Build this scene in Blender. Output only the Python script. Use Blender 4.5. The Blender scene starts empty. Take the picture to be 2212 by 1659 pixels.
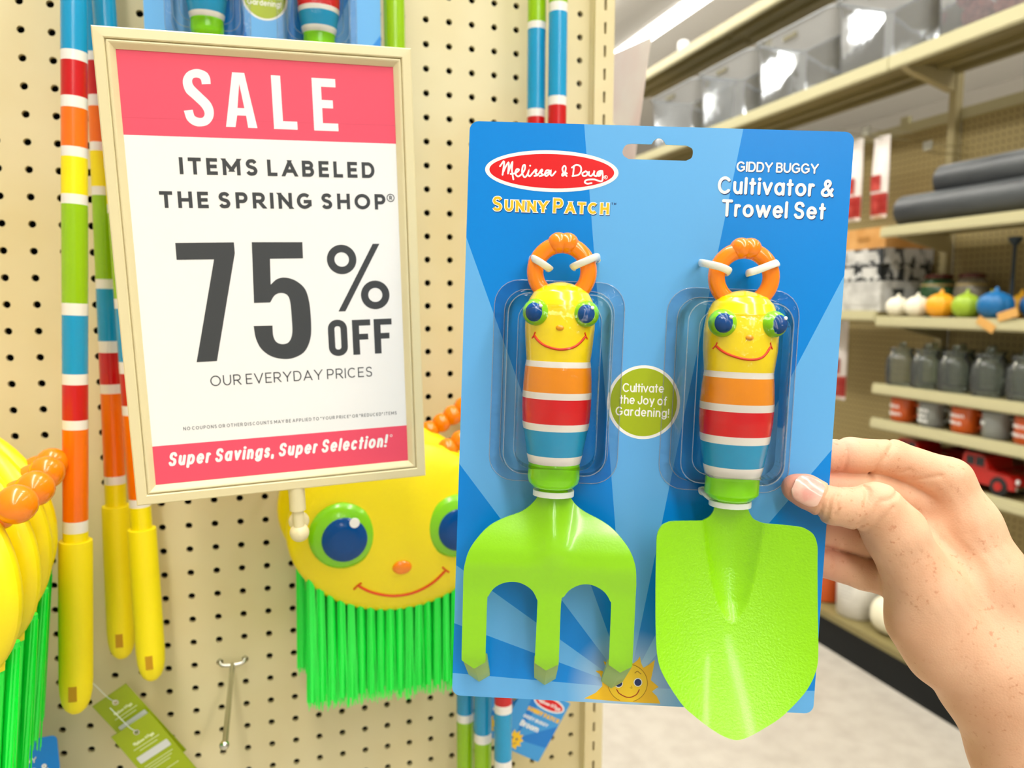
import bpy, bmesh, math, random
import numpy as np
from mathutils import Matrix, Vector

random.seed(7)
SC = bpy.context.scene
COL = SC.collection
PI = math.pi

# ------------------------------------------------------------------ camera, world, lights, exposure
CAM_POS = (-0.16917, -0.84635, 1.45)
RIGHT = Vector((0.95359, -0.301075, 0.0043915))
DOWN = Vector((-0.027167, -0.100553, -0.994561))
FWD = Vector((0.299879, 0.948284, -0.104065))
cam_data = bpy.data.cameras.new('camera')
SC.cycles.transparent_max_bounces = 24
cam = bpy.data.objects.new('camera', cam_data)
COL.objects.link(cam)
cam_data.sensor_width = 36.0
cam_data.lens = 36.0 * 1661.0 / 2212.0
cam_data.clip_start = 0.02
cam_data.clip_end = 100
cam_data.dof.use_dof = True
cam_data.dof.focus_distance = 0.43
cam_data.dof.aperture_fstop = 8.5
m = Matrix.Identity(4)
for i in range(3):
    m[i][0] = RIGHT[i]; m[i][1] = -DOWN[i]; m[i][2] = -FWD[i]; m[i][3] = CAM_POS[i]
cam.matrix_world = m
SC.camera = cam

world = bpy.data.worlds.new('world'); SC.world = world
world.use_nodes = True
bg = world.node_tree.nodes['Background']
bg.inputs[0].default_value = (1.0, 0.985, 0.955, 1)
bg.inputs[1].default_value = 0.42

def area_light(name, loc, sx, sy, energy, rot=(0, 0, 0), color=(1, 0.98, 0.94)):
    d = bpy.data.lights.new(name, 'AREA'); d.shape = 'RECTANGLE'
    d.size = sx; d.size_y = sy; d.energy = energy; d.color = color
    o = bpy.data.objects.new(name, d); COL.objects.link(o)
    o.location = loc; o.rotation_euler = rot
    return o
area_light('ceiling_light_lamp', (-.45, -4.0, 3.85), 0.3, 15.0, 190)
area_light('ceiling_light_lamp', (1.0, -2.8, 3.85), 0.3, 14.0, 170)
area_light('ceiling_light_lamp', (3.3, 1.0, 3.85), 0.3, 9.0, 50)
area_light('ceiling_light_lamp', (1.0, 7.0, 3.85), 0.3, 5.0, 60)

for x_, y_ in ((-.45, -3.0), (1.0, 3.0), (1.75, 7.5)):
    area_light('ceiling_fill', (x_, y_, 4.03), .2, 9.0, 45, (PI, 0, 0))  # added lamps facing up, only to whiten the ceiling
SC.view_settings.view_transform = 'Standard'
SC.view_settings.look = 'None'
SC.view_settings.exposure = 0.0
SC.view_settings.gamma = 1.0
SC.view_settings.use_curve_mapping = False

# ------------------------------------------------------------------ materials
def lin(h):
    h = h.lstrip('#')
    out = []
    for i in (0, 2, 4):
        v = int(h[i:i+2], 16) / 255.0
        out.append(v / 12.92 if v <= 0.04045 else ((v + 0.055) / 1.055) ** 2.4)
    return (out[0], out[1], out[2], 1.0)

def mat(name, color, rough=0.5, metal=0.0, spec=0.5, coat=0.0, sub=0.0, bump=None, emit=None):
    ma = bpy.data.materials.new(name); ma.use_nodes = True
    nt = ma.node_tree; b = nt.nodes['Principled BSDF']
    b.inputs['Base Color'].default_value = lin(color)
    b.inputs['Roughness'].default_value = rough
    b.inputs['Metallic'].default_value = metal
    b.inputs['Specular IOR Level'].default_value = spec
    b.inputs['Coat Weight'].default_value = coat
    b.inputs['Coat Roughness'].default_value = 0.08
    if sub:
        b.inputs['Subsurface Weight'].default_value = sub
        b.inputs['Subsurface Radius'].default_value = (1.0, 0.4, 0.25)
        b.inputs['Subsurface Scale'].default_value = 0.004
    if bump:
        sc_, st, dist = bump
        tc = nt.nodes.new('ShaderNodeTexCoord'); nz = nt.nodes.new('ShaderNodeTexNoise')
        nz.inputs['Scale'].default_value = sc_; nz.inputs['Detail'].default_value = 3
        bp = nt.nodes.new('ShaderNodeBump'); bp.inputs['Strength'].default_value = st
        bp.inputs['Distance'].default_value = dist
        nt.links.new(tc.outputs['Object'], nz.inputs['Vector'])
        nt.links.new(nz.outputs['Fac'], bp.inputs['Height'])
        nt.links.new(bp.outputs['Normal'], b.inputs['Normal'])
    if emit:
        b.inputs['Emission Color'].default_value = lin(color)
        b.inputs['Emission Strength'].default_value = emit
    return ma

def mottle(ma, c1, c2, scale, lo=0.4, hi=0.6, detail=4, stretch=None):
    """noise colour variation between two colours of the thing itself"""
    nt = ma.node_tree; b = nt.nodes['Principled BSDF']
    tc = nt.nodes.new('ShaderNodeTexCoord'); nz = nt.nodes.new('ShaderNodeTexNoise')
    nz.inputs['Scale'].default_value = scale; nz.inputs['Detail'].default_value = detail
    cr = nt.nodes.new('ShaderNodeValToRGB')
    cr.color_ramp.elements[0].position = lo; cr.color_ramp.elements[0].color = lin(c1)
    cr.color_ramp.elements[1].position = hi; cr.color_ramp.elements[1].color = lin(c2)
    if stretch:
        mp = nt.nodes.new('ShaderNodeMapping'); mp.inputs['Scale'].default_value = stretch
        nt.links.new(tc.outputs['Object'], mp.inputs['Vector']); nt.links.new(mp.outputs[0], nz.inputs['Vector'])
    else:
        nt.links.new(tc.outputs['Object'], nz.inputs['Vector'])
    nt.links.new(nz.outputs['Fac'], cr.inputs['Fac'])
    nt.links.new(cr.outputs['Color'], b.inputs['Base Color'])
    return ma

def clear_mat(name, tint='#ffffff', rough=0.04, bump=None, haze=0.0, hazecol='#ffffff', ior=1.45):
    """thin clear plastic: see-through with a fresnel gloss and an optional milky haze"""
    ma = bpy.data.materials.new(name); ma.use_nodes = True
    nt = ma.node_tree; nt.nodes.clear()
    out = nt.nodes.new('ShaderNodeOutputMaterial')
    tr = nt.nodes.new('ShaderNodeBsdfTransparent'); tr.inputs[0].default_value = lin(tint)
    gl = nt.nodes.new('ShaderNodeBsdfGlossy'); gl.inputs['Roughness'].default_value = rough
    fr = nt.nodes.new('ShaderNodeFresnel'); fr.inputs['IOR'].default_value = ior
    mx = nt.nodes.new('ShaderNodeMixShader')
    nt.links.new(fr.outputs[0], mx.inputs[0])
    base = tr.outputs[0]
    if haze:
        df = nt.nodes.new('ShaderNodeBsdfDiffuse'); df.inputs[0].default_value = lin(hazecol)
        m2 = nt.nodes.new('ShaderNodeMixShader'); m2.inputs[0].default_value = haze
        nt.links.new(tr.outputs[0], m2.inputs[1]); nt.links.new(df.outputs[0], m2.inputs[2])
        base = m2.outputs[0]
    nt.links.new(base, mx.inputs[1]); nt.links.new(gl.outputs[0], mx.inputs[2])
    if bump:
        tc = nt.nodes.new('ShaderNodeTexCoord'); nz = nt.nodes.new('ShaderNodeTexNoise')
        nz.inputs['Scale'].default_value = bump[0]
        bp = nt.nodes.new('ShaderNodeBump'); bp.inputs['Strength'].default_value = bump[1]
        bp.inputs['Distance'].default_value = bump[2]
        nt.links.new(tc.outputs['Object'], nz.inputs['Vector']); nt.links.new(nz.outputs['Fac'], bp.inputs['Height'])
        nt.links.new(bp.outputs[0], gl.inputs['Normal']); nt.links.new(bp.outputs[0], fr.inputs['Normal'])
    nt.links.new(mx.outputs[0], out.inputs['Surface'])
    return ma

M = {}
M['white_print'] = mat('white_print', '#fbfbf8', 0.6)
M['paper'] = mat('paper', '#f6f6f3', 0.45, bump=(6, 0.1, 0.002))
M['pink'] = mat('pink_print', '#f2506a', 0.5)
M['ink'] = mat('dark_ink', '#3b3e40', 0.55)
M['cream'] = mat('cream_plastic', '#e9ddae', 0.35)
M['cream_paint'] = mottle(mat('cream_paint', '#e2d5a6', 0.42), '#dccb98', '#e6dab0', 5, 0.35, 0.65)
M['hole_dark'] = mat('dark_cavity', '#2a2216', 0.9)
M['yellow'] = mat('yellow_plastic', '#ffe900', 0.38, coat=0.1)
M['yellow_gloss'] = mat('yellow_gloss', '#ffe300', 0.2, coat=0.5)
M['yellow_matte'] = mat('yellow_grip', '#ffe900', 0.55)
M['orange'] = mat('orange_plastic', '#ff8a00', 0.2, coat=0.4)
M['red'] = mat('red_plastic', '#e60a14', 0.25, coat=0.3)
M['blue'] = mat('blue_plastic', '#0a9cd2', 0.25, coat=0.3)
M['green'] = mat('leaf_green', '#96c800', 0.25, coat=0.3)
M['stripe_white'] = mat('stripe_white', '#f4f1ea', 0.3, coat=0.3)
M['lime'] = mat('lime_enamel', '#90d800', 0.24, coat=0.5, bump=(900, 0.15, 0.0003))
M['lime_plain'] = mat('lime_plastic', '#8ae800', 0.25, coat=0.3)
M['eye_green'] = mat('eye_green', '#86d80e', 0.25, coat=0.4)
M['pupil'] = mat('pupil_blue', '#004a92', 0.15, spec=.3)
M['white_gloss'] = mat('white_gloss', '#ffffff', 0.2)
M['smile_red'] = mat('smile_red', '#e8400a', 0.4)
M['bristle'] = mat('green_bristle', '#14ff4c', 0.3, coat=.3)
M['steel'] = mat('zinc_steel', '#c9c9bd', 0.25, metal=1.0)
M['tie'] = mat('milky_nylon', '#eef2ec', 0.3, sub=0.2)
M['tip'] = mat('green_tint_vinyl', '#93b96c', 0.35)
M['clear'] = clear_mat('clear_blister', '#ffffff', 0.07, bump=(160, 0.6, 0.0014), ior=1.27)
M['rim_glint'] = clear_mat('rim_glint', '#ffffff', 0.08, haze=0.18, hazecol='#e8f4ff', ior=1.3)
M['logo_red'] = mat('logo_red', '#e2040f', 0.35)
M['sun_yellow'] = mat('sun_yellow', '#fcc91a', 0.4)
M['sun_face'] = mat('sun_face', '#ffd624', 0.4)
M['sun_line'] = mat('sun_line', '#b8860a', 0.5)
M['navy'] = mat('navy_print', '#15306e', 0.5)
M['badge_green'] = mat('badge_green', '#a9bd05', 0.4)
M['letter_yellow'] = mat('letter_yellow', '#fbc40f', 0.4)
M['card_edge'] = mat('card_edge', '#2f97e2', 0.5)

# ------------------------------------------------------------------ mesh building helpers
class MB:
    def __init__(s, mm=False):
        s.v = []; s.f = []; s.mi = []; s.k = 0.001 if mm else 1.0; s.layer = 0
    def add(s, vs, fs, mi=0):
        n = len(s.v); s.v.extend([tuple(p) for p in vs])
        for f in fs:
            s.f.append(tuple(n + i for i in f)); s.mi.append(mi)
        return s
    def box(s, x0, x1, y0, y1, z0, z1, mi=0):
        vs = [(x, y, z) for z in (z0, z1) for y in (y0, y1) for x in (x0, x1)]
        return s.add(vs, [(0, 2, 3, 1), (4, 5, 7, 6), (0, 1, 5, 4), (2, 6, 7, 3), (0, 4, 6, 2), (1, 3, 7, 5)], mi)
    def rbox(s, x0, x1, y0, y1, z0, z1, r, mi=0, n=3):
        """box with rounded vertical corners and chamfered top"""
        ring = []
        for cx, cy, a in ((x1-r, y1-r, 0), (x0+r, y1-r, 90), (x0+r, y0+r, 180), (x1-r, y0+r, 270)):
            for i in range(n+1):
                t = math.radians(a + 90*i/n); ring.append((cx, cy, math.cos(t), math.sin(t)))
        N = len(ring); vs = []
        for z, rr in ((z0, r-min(r, 0.3*r)), (z0+0.3*r, r), (z1-0.3*r, r), (z1, r-0.3*r)):
            vs += [(cx+ca*rr, cy+sa*rr, z) for cx, cy, ca, sa in ring]
        fs = [tuple(reversed(range(N))), tuple(range(3*N, 4*N))]
        for k in range(3):
            for i in range(N):
                j = (i+1) % N; fs.append((k*N+i, k*N+j, (k+1)*N+j, (k+1)*N+i))
        return s.add(vs, fs, mi)
    def lathe(s, prof, n=24, c=(0, 0, 0), sx=1, sy=1, axis='z', cap=True, mis=None, mi=0):
        """prof: list of (r, h) from bottom to top"""
        vs = []
        for r, h in prof:
            for i in range(n):
                t = 2*PI*i/n; a, b = r*math.cos(t)*sx, r*math.sin(t)*sy
                p = {'z': (a, b, h), 'y': (a, h, -b), 'x': (h, a, b)}[axis]
                vs.append((p[0]+c[0], p[1]+c[1], p[2]+c[2]))
        K = len(prof)
        for k in range(K-1):
            fs = [(k*n+i, k*n+(i+1) % n, (k+1)*n+(i+1) % n, (k+1)*n+i) for i in range(n)]
            base = len(s.v) if k == 0 else base
            if k == 0:
                s.v.extend(vs)
            for f in fs:
                s.f.append(tuple(base+q for q in f)); s.mi.append(mis[k] if mis else mi)
        if cap:
            s.f.append(tuple(base+q for q in reversed(range(n)))); s.mi.append(mis[0] if mis else mi)
            s.f.append(tuple(base+(K-1)*n+q for q in range(n))); s.mi.append(mis[-1] if mis else mi)
        return s
    def ball(s, c, rx, ry=None, rz=None, n=20, m_=12, mi=0):
        ry = ry or rx; rz = rz or rx
        prof = [(max(1e-5, math.sin(PI*i/m_)), -math.cos(PI*i/m_)) for i in range(m_+1)]
        vs = []
        for r, h in prof:
            for i in range(n):
                t = 2*PI*i/n; vs.append((c[0]+rx*r*math.cos(t), c[1]+ry*r*math.sin(t), c[2]+rz*h))
        fs = []
        for k in range(m_):
            fs += [(k*n+i, k*n+(i+1) % n, (k+1)*n+(i+1) % n, (k+1)*n+i) for i in range(n)]
        return s.add(vs, fs, mi)
    def tube(s, pts, r, n=10, closed=False, mi=0, flat=1.0):
        pts = [Vector(p) for p in pts]; N = len(pts)
        rs = r if isinstance(r, (list, tuple)) else [r]*N
        T = []
        for i in range(N):
            a = pts[(i-1) % N] if (closed or i > 0) else pts[i]
            b = pts[(i+1) % N] if (closed or i < N-1) else pts[i]
            d = (b-a); T.append(d.normalized() if d.length > 1e-9 else Vector((0, 0, 1)))
        up = Vector((0, 0, 1)) if abs(T[0].z) < 0.9 else Vector((0, 1, 0))
        nrm = (up - T[0]*up.dot(T[0])).normalized()
        vs = []
        for i in range(N):
            if i > 0:
                nrm = (nrm - T[i]*nrm.dot(T[i]))
                nrm = nrm.normalized() if nrm.length > 1e-9 else T[i].orthogonal().normalized()
            bn = T[i].cross(nrm)
            for k in range(n):
                t = 2*PI*k/n
                vs.append(tuple(pts[i] + nrm*(rs[i]*math.cos(t)*(flat if flat > 0 else 1)) + bn*(rs[i]*math.sin(t)*(-flat if flat < 0 else 1))))
        fs = []
        for i in range(N if closed else N-1):
            j = (i+1) % N
            fs += [(i*n+k, i*n+(k+1) % n, j*n+(k+1) % n, j*n+k) for k in range(n)]
        if not closed:
            fs += [tuple(reversed(range(n))), tuple(range((N-1)*n, N*n))]
        return s.add(vs, fs, mi)
    def poly(s, pts2, z=0.0, mi=0):
        """flat polygon in the local x-y plane, facing +z"""
        a = sum(pts2[i][0]*pts2[(i+1) % len(pts2)][1]-pts2[(i+1) % len(pts2)][0]*pts2[i][1] for i in range(len(pts2)))
        if a < 0:
            pts2 = list(reversed(pts2))
        return s.add([(x, y, z) for x, y in pts2], [tuple(range(len(pts2)))], mi)
    def lift(s):
        """each ink stroke lies a few microns over the one before"""
        s.layer = (s.layer+1) % 9; return s.layer*.0055
    def disc(s, cx, cy, rx, ry, z, n=40, mi=0, dz=None):
        z = z+(s.lift() if dz is None else dz)
        return s.poly([(cx+rx*math.cos(2*PI*i/n), cy+ry*math.sin(2*PI*i/n)) for i in range(n)], z, mi)
    def build(s, name, ma, parent=None, smooth=None, mw=None):
        me = bpy.data.meshes.new(name)
        me.from_pydata([(x*s.k, y*s.k, z*s.k) for x, y, z in s.v], [], s.f)
        for q in (ma if isinstance(ma, (list, tuple)) else [ma]):
            me.materials.append(q)
        if any(s.mi):
            me.polygons.foreach_set('material_index', s.mi)
        me.validate(); me.update()
        if smooth:
            me.polygons.foreach_set('use_smooth', [True]*len(me.polygons))
            me.set_sharp_from_angle(angle=math.radians(smooth))
        o = bpy.data.objects.new(name, me); COL.objects.link(o)
        if parent is not None:
            o.parent = parent
        if mw is not None:
            o.matrix_world = mw
        return o

def tag(o, label, cat, group=None, kind=None):
    o['label'] = label; o['category'] = cat
    if group: o['group'] = group
    if kind: o['kind'] = kind
    return o
def struct(o):
    o['kind'] = 'structure'; return o
def thing(name, label, cat, mw=None, loc=None, rot=None, group=None):
    o = bpy.data.objects.new(name, None); COL.objects.link(o); o.empty_display_size = 0.02
    if mw is not None: o.matrix_world = mw
    if loc is not None: o.location = loc
    if rot is not None: o.rotation_euler = rot
    return tag(o, label, cat, group)
def dup(root, label, mw=None, loc=None, rot=None, group=None):
    r = root.copy(); COL.objects.link(r)
    if mw is not None: r.matrix_world = mw
    if loc is not None: r.location = loc
    if rot is not None: r.rotation_euler = rot
    r['label'] = label
    if group: r['group'] = group
    for ch in list(root.children):
        c = ch.copy(); COL.objects.link(c); c.parent = r
        for g in list(ch.children):
            d = g.copy(); COL.objects.link(d); d.parent = c
    return r

def frame(o, x, y, n):
    m_ = Matrix.Identity(4)
    for i in range(3):
        m_[i][0] = x[i]; m_[i][1] = y[i]; m_[i][2] = n[i]; m_[i][3] = o[i]
    return m_

def cr(pts, n=8, closed=False):
    """Catmull-Rom resampling"""
    P = [Vector((*p, 0)) if len(p) == 2 else Vector(p) for p in pts]; N = len(P); d = len(pts[0]); out = []
    for i in range(N if closed else N-1):
        if closed:
            p0, p1, p2, p3 = P[(i-1) % N], P[i], P[(i+1) % N], P[(i+2) % N]
        else:
            p1, p2 = P[i], P[i+1]; p0 = P[i-1] if i else p1*2-p2; p3 = P[i+2] if i+2 < N else p2*2-p1
        for k in range(n):
            t = k/n
            q = 0.5*((2*p1)+(p2-p0)*t+(2*p0-5*p1+4*p2-p3)*t*t+(3*p1-p0-3*p2+p3)*t**3)
            out.append(tuple(q)[:d])
    if not closed: out.append(tuple(P[-1])[:d])
    return out

def filled(name, loops, z, depth, ma, parent=None, scale=0.001, bevel=0.0):
    """flat plate with holes from closed 2D loops (first loop outside), real thickness"""
    cu = bpy.data.curves.new(name, 'CURVE'); cu.dimensions = '2D'; cu.fill_mode = 'BOTH'
    cu.extrude = depth/2; cu.bevel_depth = bevel
    for lp in loops:
        sp = cu.splines.new('POLY'); sp.points.add(len(lp)-1); sp.use_cyclic_u = True
        for i, (x, y) in enumerate(lp):
            sp.points[i].co = (x*scale, y*scale, 0, 1)
    ob = bpy.data.objects.new(name, cu); COL.objects.link(ob)
    dg = bpy.context.evaluated_depsgraph_get(); dg.update()
    me = bpy.data.meshes.new_from_object(ob.evaluated_get(dg))
    bpy.data.objects.remove(ob); bpy.data.curves.remove(cu)
    me.transform(Matrix.Translation((0, 0, z)))
    me.materials.clear(); me.materials.append(ma)
    o = bpy.data.objects.new(name, me); COL.objects.link(o)
    if parent is not None: o.parent = parent
    return o

def rrect(x0, x1, y0, y1, r, n=6):
    out = []
    for cx, cy, a in ((x1-r, y1-r, 0), (x0+r, y1-r, 90), (x0+r, y0+r, 180), (x1-r, y0+r, 270)):
        for i in range(n+1):
            t = math.radians(a+90*i/n); out.append((cx+r*math.cos(t), cy+r*math.sin(t)))
    return out

# ------------------------------------------------------------------ lettering: stroke alphabet
S_ = "~.93,.83 .76,.97 .5,1 .22,.95 .07,.76 .2,.59 .5,.51 .8,.43 .94,.24 .8,.05 .5,0 .24,.03 .05,.17"
s_ = ' '.join('%s,%.3f' % (q.split(',')[0], float(q.split(',')[1])*.7) for q in S_[1:].split())
GLY = {
 'A': (.88, ["0,0 .5,1", "1,0 .5,1", ".2,.29 .8,.29"]),
 'B': (.7, ["0,0 0,1", "0,1 .58,1 A:.58,.77,.34,.23,90,-90 0,.54", "0,.54 .62,.54 A:.62,.27,.38,.27,90,-90 0,0"]),
 'C': (.86, ["A:.52,.5,.52,.5,46,314"]),
 'D': (.78, ["0,0 0,1", "0,1 .48,1 A:.48,.5,.52,.5,90,-90 0,0"]),
 'E': (.6, ["0,0 0,1", "0,1 1,1", "0,.51 .9,.51", "0,0 1,0"]),
 'F': (.58, ["0,0 0,1", "0,1 1,1", "0,.48 .88,.48"]),
 'G': (.9, ["A:.5,.5,.5,.5,46,318 .96,.2 .96,.46 .58,.46"]),
 'H': (.78, ["0,0 0,1", "1,0 1,1", "0,.5 1,.5"]), 'I': (0, ["0,0 0,1"]),
 'J': (.58, ["1,1 1,.35 A:.5,.35,.5,.35,0,-165"]), 'L': (.56, ["0,1 0,0", "0,0 1,0"]),
 'M': (.98, ["0,0 0,1", "0,1 .5,.27", "1,1 .5,.27", "1,1 1,0"]),
 'N': (.8, ["0,0 0,1", "0,1 1,0", "1,0 1,1"]), 'O': (.98, ["A:.5,.5,.5,.5,0,360"]),
 'P': (.68, ["0,0 0,1", "0,1 .6,1 A:.6,.71,.4,.29,90,-90 0,.42"]),
 'R': (.72, ["0,0 0,1", "0,1 .58,1 A:.58,.72,.4,.28,90,-90 0,.44", ".5,.44 1,0"]),
 'S': (.7, [S_]), 'T': (.7, ["0,1 1,1", ".5,1 .5,0"]),
 'U': (.76, ["0,1 0,.42 A:.5,.42,.5,.42,180,360 1,1"]), 'V': (.86, ["0,1 .5,0", "1,1 .5,0"]),
 'Y': (.82, ["0,1 .5,.44", "1,1 .5,.44", ".5,.46 .5,0"]),
 'a': (.66, ["A:.5,.35,.5,.35,0,360", "1,.7 1,0"]), 'b': (.66, ["0,0 0,1", "A:.5,.35,.5,.35,0,360"]),
 'c': (.6, ["A:.52,.35,.52,.35,46,314"]), 'd': (.66, ["A:.5,.35,.5,.35,0,360", "1,1 1,0"]),
 'e': (.66, ["0.02,.35 .98,.35 A:.5,.35,.5,.35,4,312"]), 'f': (.42, ["~.95,.98 .7,1 .47,.9 .4,.7 .4,0", "0,.66 .85,.66"]),
 'g': (.66, ["A:.5,.35,.5,.35,0,360", "1,.7 1,-.02 A:.5,-.02,.5,.26,0,-158"]),
 'h': (.6, ["0,0 0,1", "A:.5,.38,.5,.32,180,0 1,0"]), 'i': (0, ["0,0 0,.7", "*0,.98"]),
 'l': (0, ["0,0 0,1"]), 'm': (.98, ["0,0 0,.7", "A:.25,.44,.25,.26,180,0 .5,0", "A:.75,.44,.25,.26,180,0 1,0"]),
 'n': (.6, ["0,0 0,.7", "A:.5,.38,.5,.32,180,0 1,0"]), 'o': (.7, ["A:.5,.35,.5,.35,0,360"]),
 'p': (.66, ["0,-.28 0,.7", "A:.5,.35,.5,.35,0,360"]), 'r': (.42, ["0,0 0,.7", "~0,.4 .2,.6 .55,.7 .95,.67"]),
 's': (.54, ['~'+s_]), 't': (.44, [".46,.95 .46,0", "0,.68 1,.68"]),
 'u': (.6, ["0,.7 0,.32 A:.5,.32,.5,.32,180,360 1,.7", "1,.7 1,0"]), 'v': (.64, ["0,.7 .5,0", "1,.7 .5,0"]),
 'w': (.98, ["0,.7 .26,0", ".5,.7 .26,0", ".5,.7 .74,0", "1,.7 .74,0"]), 'y': (.64, ["0,.7 .5,.06", "1,.7 .36,-.28"]),
 '&': (.82, ["~1,0 .62,.36 .3,.72 .34,.93 .54,1 .73,.9 .72,.74 .5,.56 .14,.36 .03,.18 .18,.02 .46,0 .72,.12 .98,.42"]),
 '!': (0, ["0,1 0,.36", "*0,0"]), '"': (.26, ["0,1 0,.72", "1,1 1,.72"]), ',': (.16, ["1,.06 .2,-.17"]),
 "'": (0, ["0,1 0,.72"]), '.': (0, ["*0,0"]),
}
def glyph_strokes(ch):
    w, st = GLY[ch]; out = []
    for s in st:
        if s[0] == '*':
            out.append(('dot', [tuple(map(float, s[1:].split(',')))])); continue
        smooth = s[0] == '~'; pts = []; ends = [True, True]
        toks = s.lstrip('~').split()
        for ti, t in enumerate(toks):
            if t.startswith('A:'):
                cx, cy, rx, ry, a0, a1 = map(float, t[2:].split(','))
                n = max(6, int(abs(a1-a0)/11))
                for i in range(n+1):
                    a = math.radians(a0+(a1-a0)*i/n); pts.append((cx+rx*math.cos(a), cy+ry*math.sin(a)))
                if ti == 0: ends[0] = False
                if ti == len(toks)-1: ends[1] = False
            else:
                pts.append(tuple(map(float, t.split(','))))
        if smooth:
            pts = cr(pts, 6); ends = [False, False]
        out.append((ends, pts))
    return w, out

def ribbon(mb, P, w, z, cap='butt', ends=(True, True), mi=0):
    """flat stroke of width w through 2D points"""
    q = []
    for p in P:
        p = Vector((p[0], p[1]))
        if not q or (p-q[-1]).length > 1e-6: q.append(p)
    P = q; N = len(P)
    if N < 2:
        if N: mb.disc(P[0].x, P[0].y, w*.55, w*.55, z, 16, mi)
        return
    closed = (P[0]-P[-1]).length < 1e-4 and N > 3
    if closed: P = P[:-1]; N -= 1
    h = w/2
    D = [(P[(i+1) % N]-P[i]).normalized() for i in range(N if closed else N-1)]
    if not closed and cap == 'butt':
        for e, i, sgn in ((0, 0, -1), (1, N-1, 1)):
            if ends[e]:
                d = D[0] if e == 0 else D[-1]
                f = max(abs(d.x), abs(d.y))
                P[i] = P[i]+d*sgn*(h/f if abs(d.y) > abs(d.x) else h)
    Lp, Rp = [], []
    for i in range(N):
        if closed or 0 < i < N-1:
            a, b = D[(i-1) % len(D)], D[i % len(D)]
            t = (a+b); t = t.normalized() if t.length > 1e-6 else a
            n = Vector((-t.y, t.x)); c = max(0.35, n.dot(Vector((-b.y, b.x)))); off = n*(h/c)
        else:
            d = D[0] if i == 0 else D[-1]; off = Vector((-d.y, d.x))*h
            if cap == 'butt' and ends[0 if i == 0 else 1] and abs(d.y) > abs(d.x):
                off = Vector((-h/abs(d.y), 0)) if d.y > 0 else Vector((h/abs(d.y), 0))
        Lp.append(P[i]+off); Rp.append(P[i]-off)
    z = z+mb.lift()
    if cap == 'round' and not closed:
        # rounded ends in the same strip
        for i, sg in ((0, -1), (N-1, 1)):
            d = D[0] if i == 0 else D[-1]; a0 = math.atan2(d.y*sg, d.x*sg)
            fan = [(P[i].x+h*math.cos(a0+t*PI/10), P[i].y+h*math.sin(a0+t*PI/10), z) for t in range(-5, 6)]
            mb.add(fan, [tuple(range(11))], mi)
    vs = [(p.x, p.y, z+.0045*i/N) for i, p in enumerate(Lp)]+[(p.x, p.y, z+.0045*i/N) for i, p in enumerate(Rp)]
    fs = [(N+i, N+(i+1) % N, (i+1) % N, i) for i in range(N if closed else N-1)]
    mb.add(vs, fs, mi)
    if cap == 'round':
        for i in range(N):
            if not closed and 0 < i < N-1 and D[i-1].dot(D[i]) < 0.8:
                mb.disc(P[i].x, P[i].y, h, h, z, 14, mi)

def text(mb, s, x0, y0, x1, y1, H, w, z, cap='butt', xs=1.0, slant=0.0, dx=0, dy=0, dw=0, big=None):
    """one line of lettering from (x0,y0) to (x1,y1) on its baseline"""
    items = []; nat = 0.0; prev = False
    for k, ch in enumerate(s):
        if ch == ' ':
            items.append(None); continue
        gw, st = glyph_strokes(ch)
        Hh = H*(big[1] if big and k in big[0] else 1.0)
        items.append((max(w, gw*Hh*xs), st, Hh))
    total = math.hypot(x1-x0, y1-y0)
    widths = sum(i[0] for i in items if i); ngap = 0; nsp = 0
    for a, b in zip(items, items[1:]):
        if a and b: ngap += 1
        elif b: nsp += 1
    gap = H*xs*.26
    sp = (total-widths-nsp*gap)/(ngap+nsp) if ngap+nsp else 0
    ux, uy = (x1-x0)/total, (y1-y0)/total
    x = 0.0; last = None
    for k, it in enumerate(items):
        if it is None:
            x += sp+gap; last = None; continue
        if last is not None: x += sp
        W, st, Hh = it
        for ends, pts in st:
            P = []
            for gx, gy in pts:
                lx = w/2+gx*(W-w); ly = w/2+gy*(Hh-w)
                lx += ly*slant+x
                P.append((x0+lx*ux-ly*uy+dx, y0+lx*uy+ly*ux+dy))
            if ends == 'dot':
                if cap == 'round': mb.disc(P[0][0], P[0][1], (w+dw)*.56, (w+dw)*.56, z, 16)
                else: ribbon(mb, [(P[0][0]-w*.0, P[0][1]-.001), (P[0][0], P[0][1]+.001)], w+dw, z, 'butt')
            else:
                ribbon(mb, P, w+dw, z, cap, ends)
        x += W; last = it
    return mb

# ------------------------------------------------------------------ the setting
fl = mottle(mat('floor_tile', '#bcb5a8', 0.4, spec=0.25), '#b2aa9d', '#c0b9ac', 14, 0.3, 0.62, 6)
o = struct(MB().add([(-6, -11, 0), (9, -11, 0), (9, 16, 0), (-6, 16, 0)], [(0, 1, 2, 3)]).build('floor', fl))
ceil_m = mat('ceiling_white', '#fbfaf7', 0.8)
o = struct(MB().box(-6, 9, -11, 16, 4.3, 4.35).build('ceiling', ceil_m))
wall_m = mat('wall_paint', '#f0ede6', 0.7)
struct(MB().box(-6, 9, 15.9, 16, 0, 4.3).build('wall_far', wall_m))
struct(MB().box(8.9, 9, -11, 16, 0, 4.3).build('wall_right', wall_m))
struct(MB().box(-6, -5.9, -11, 16, 0, 4.3).build('wall_left', wall_m))
glow = mat('fluorescent_tube', '#fffaf0', 0.5, emit=9.0)
fix_m = mat('fixture_white', '#f6f6f2', 0.5)
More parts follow.
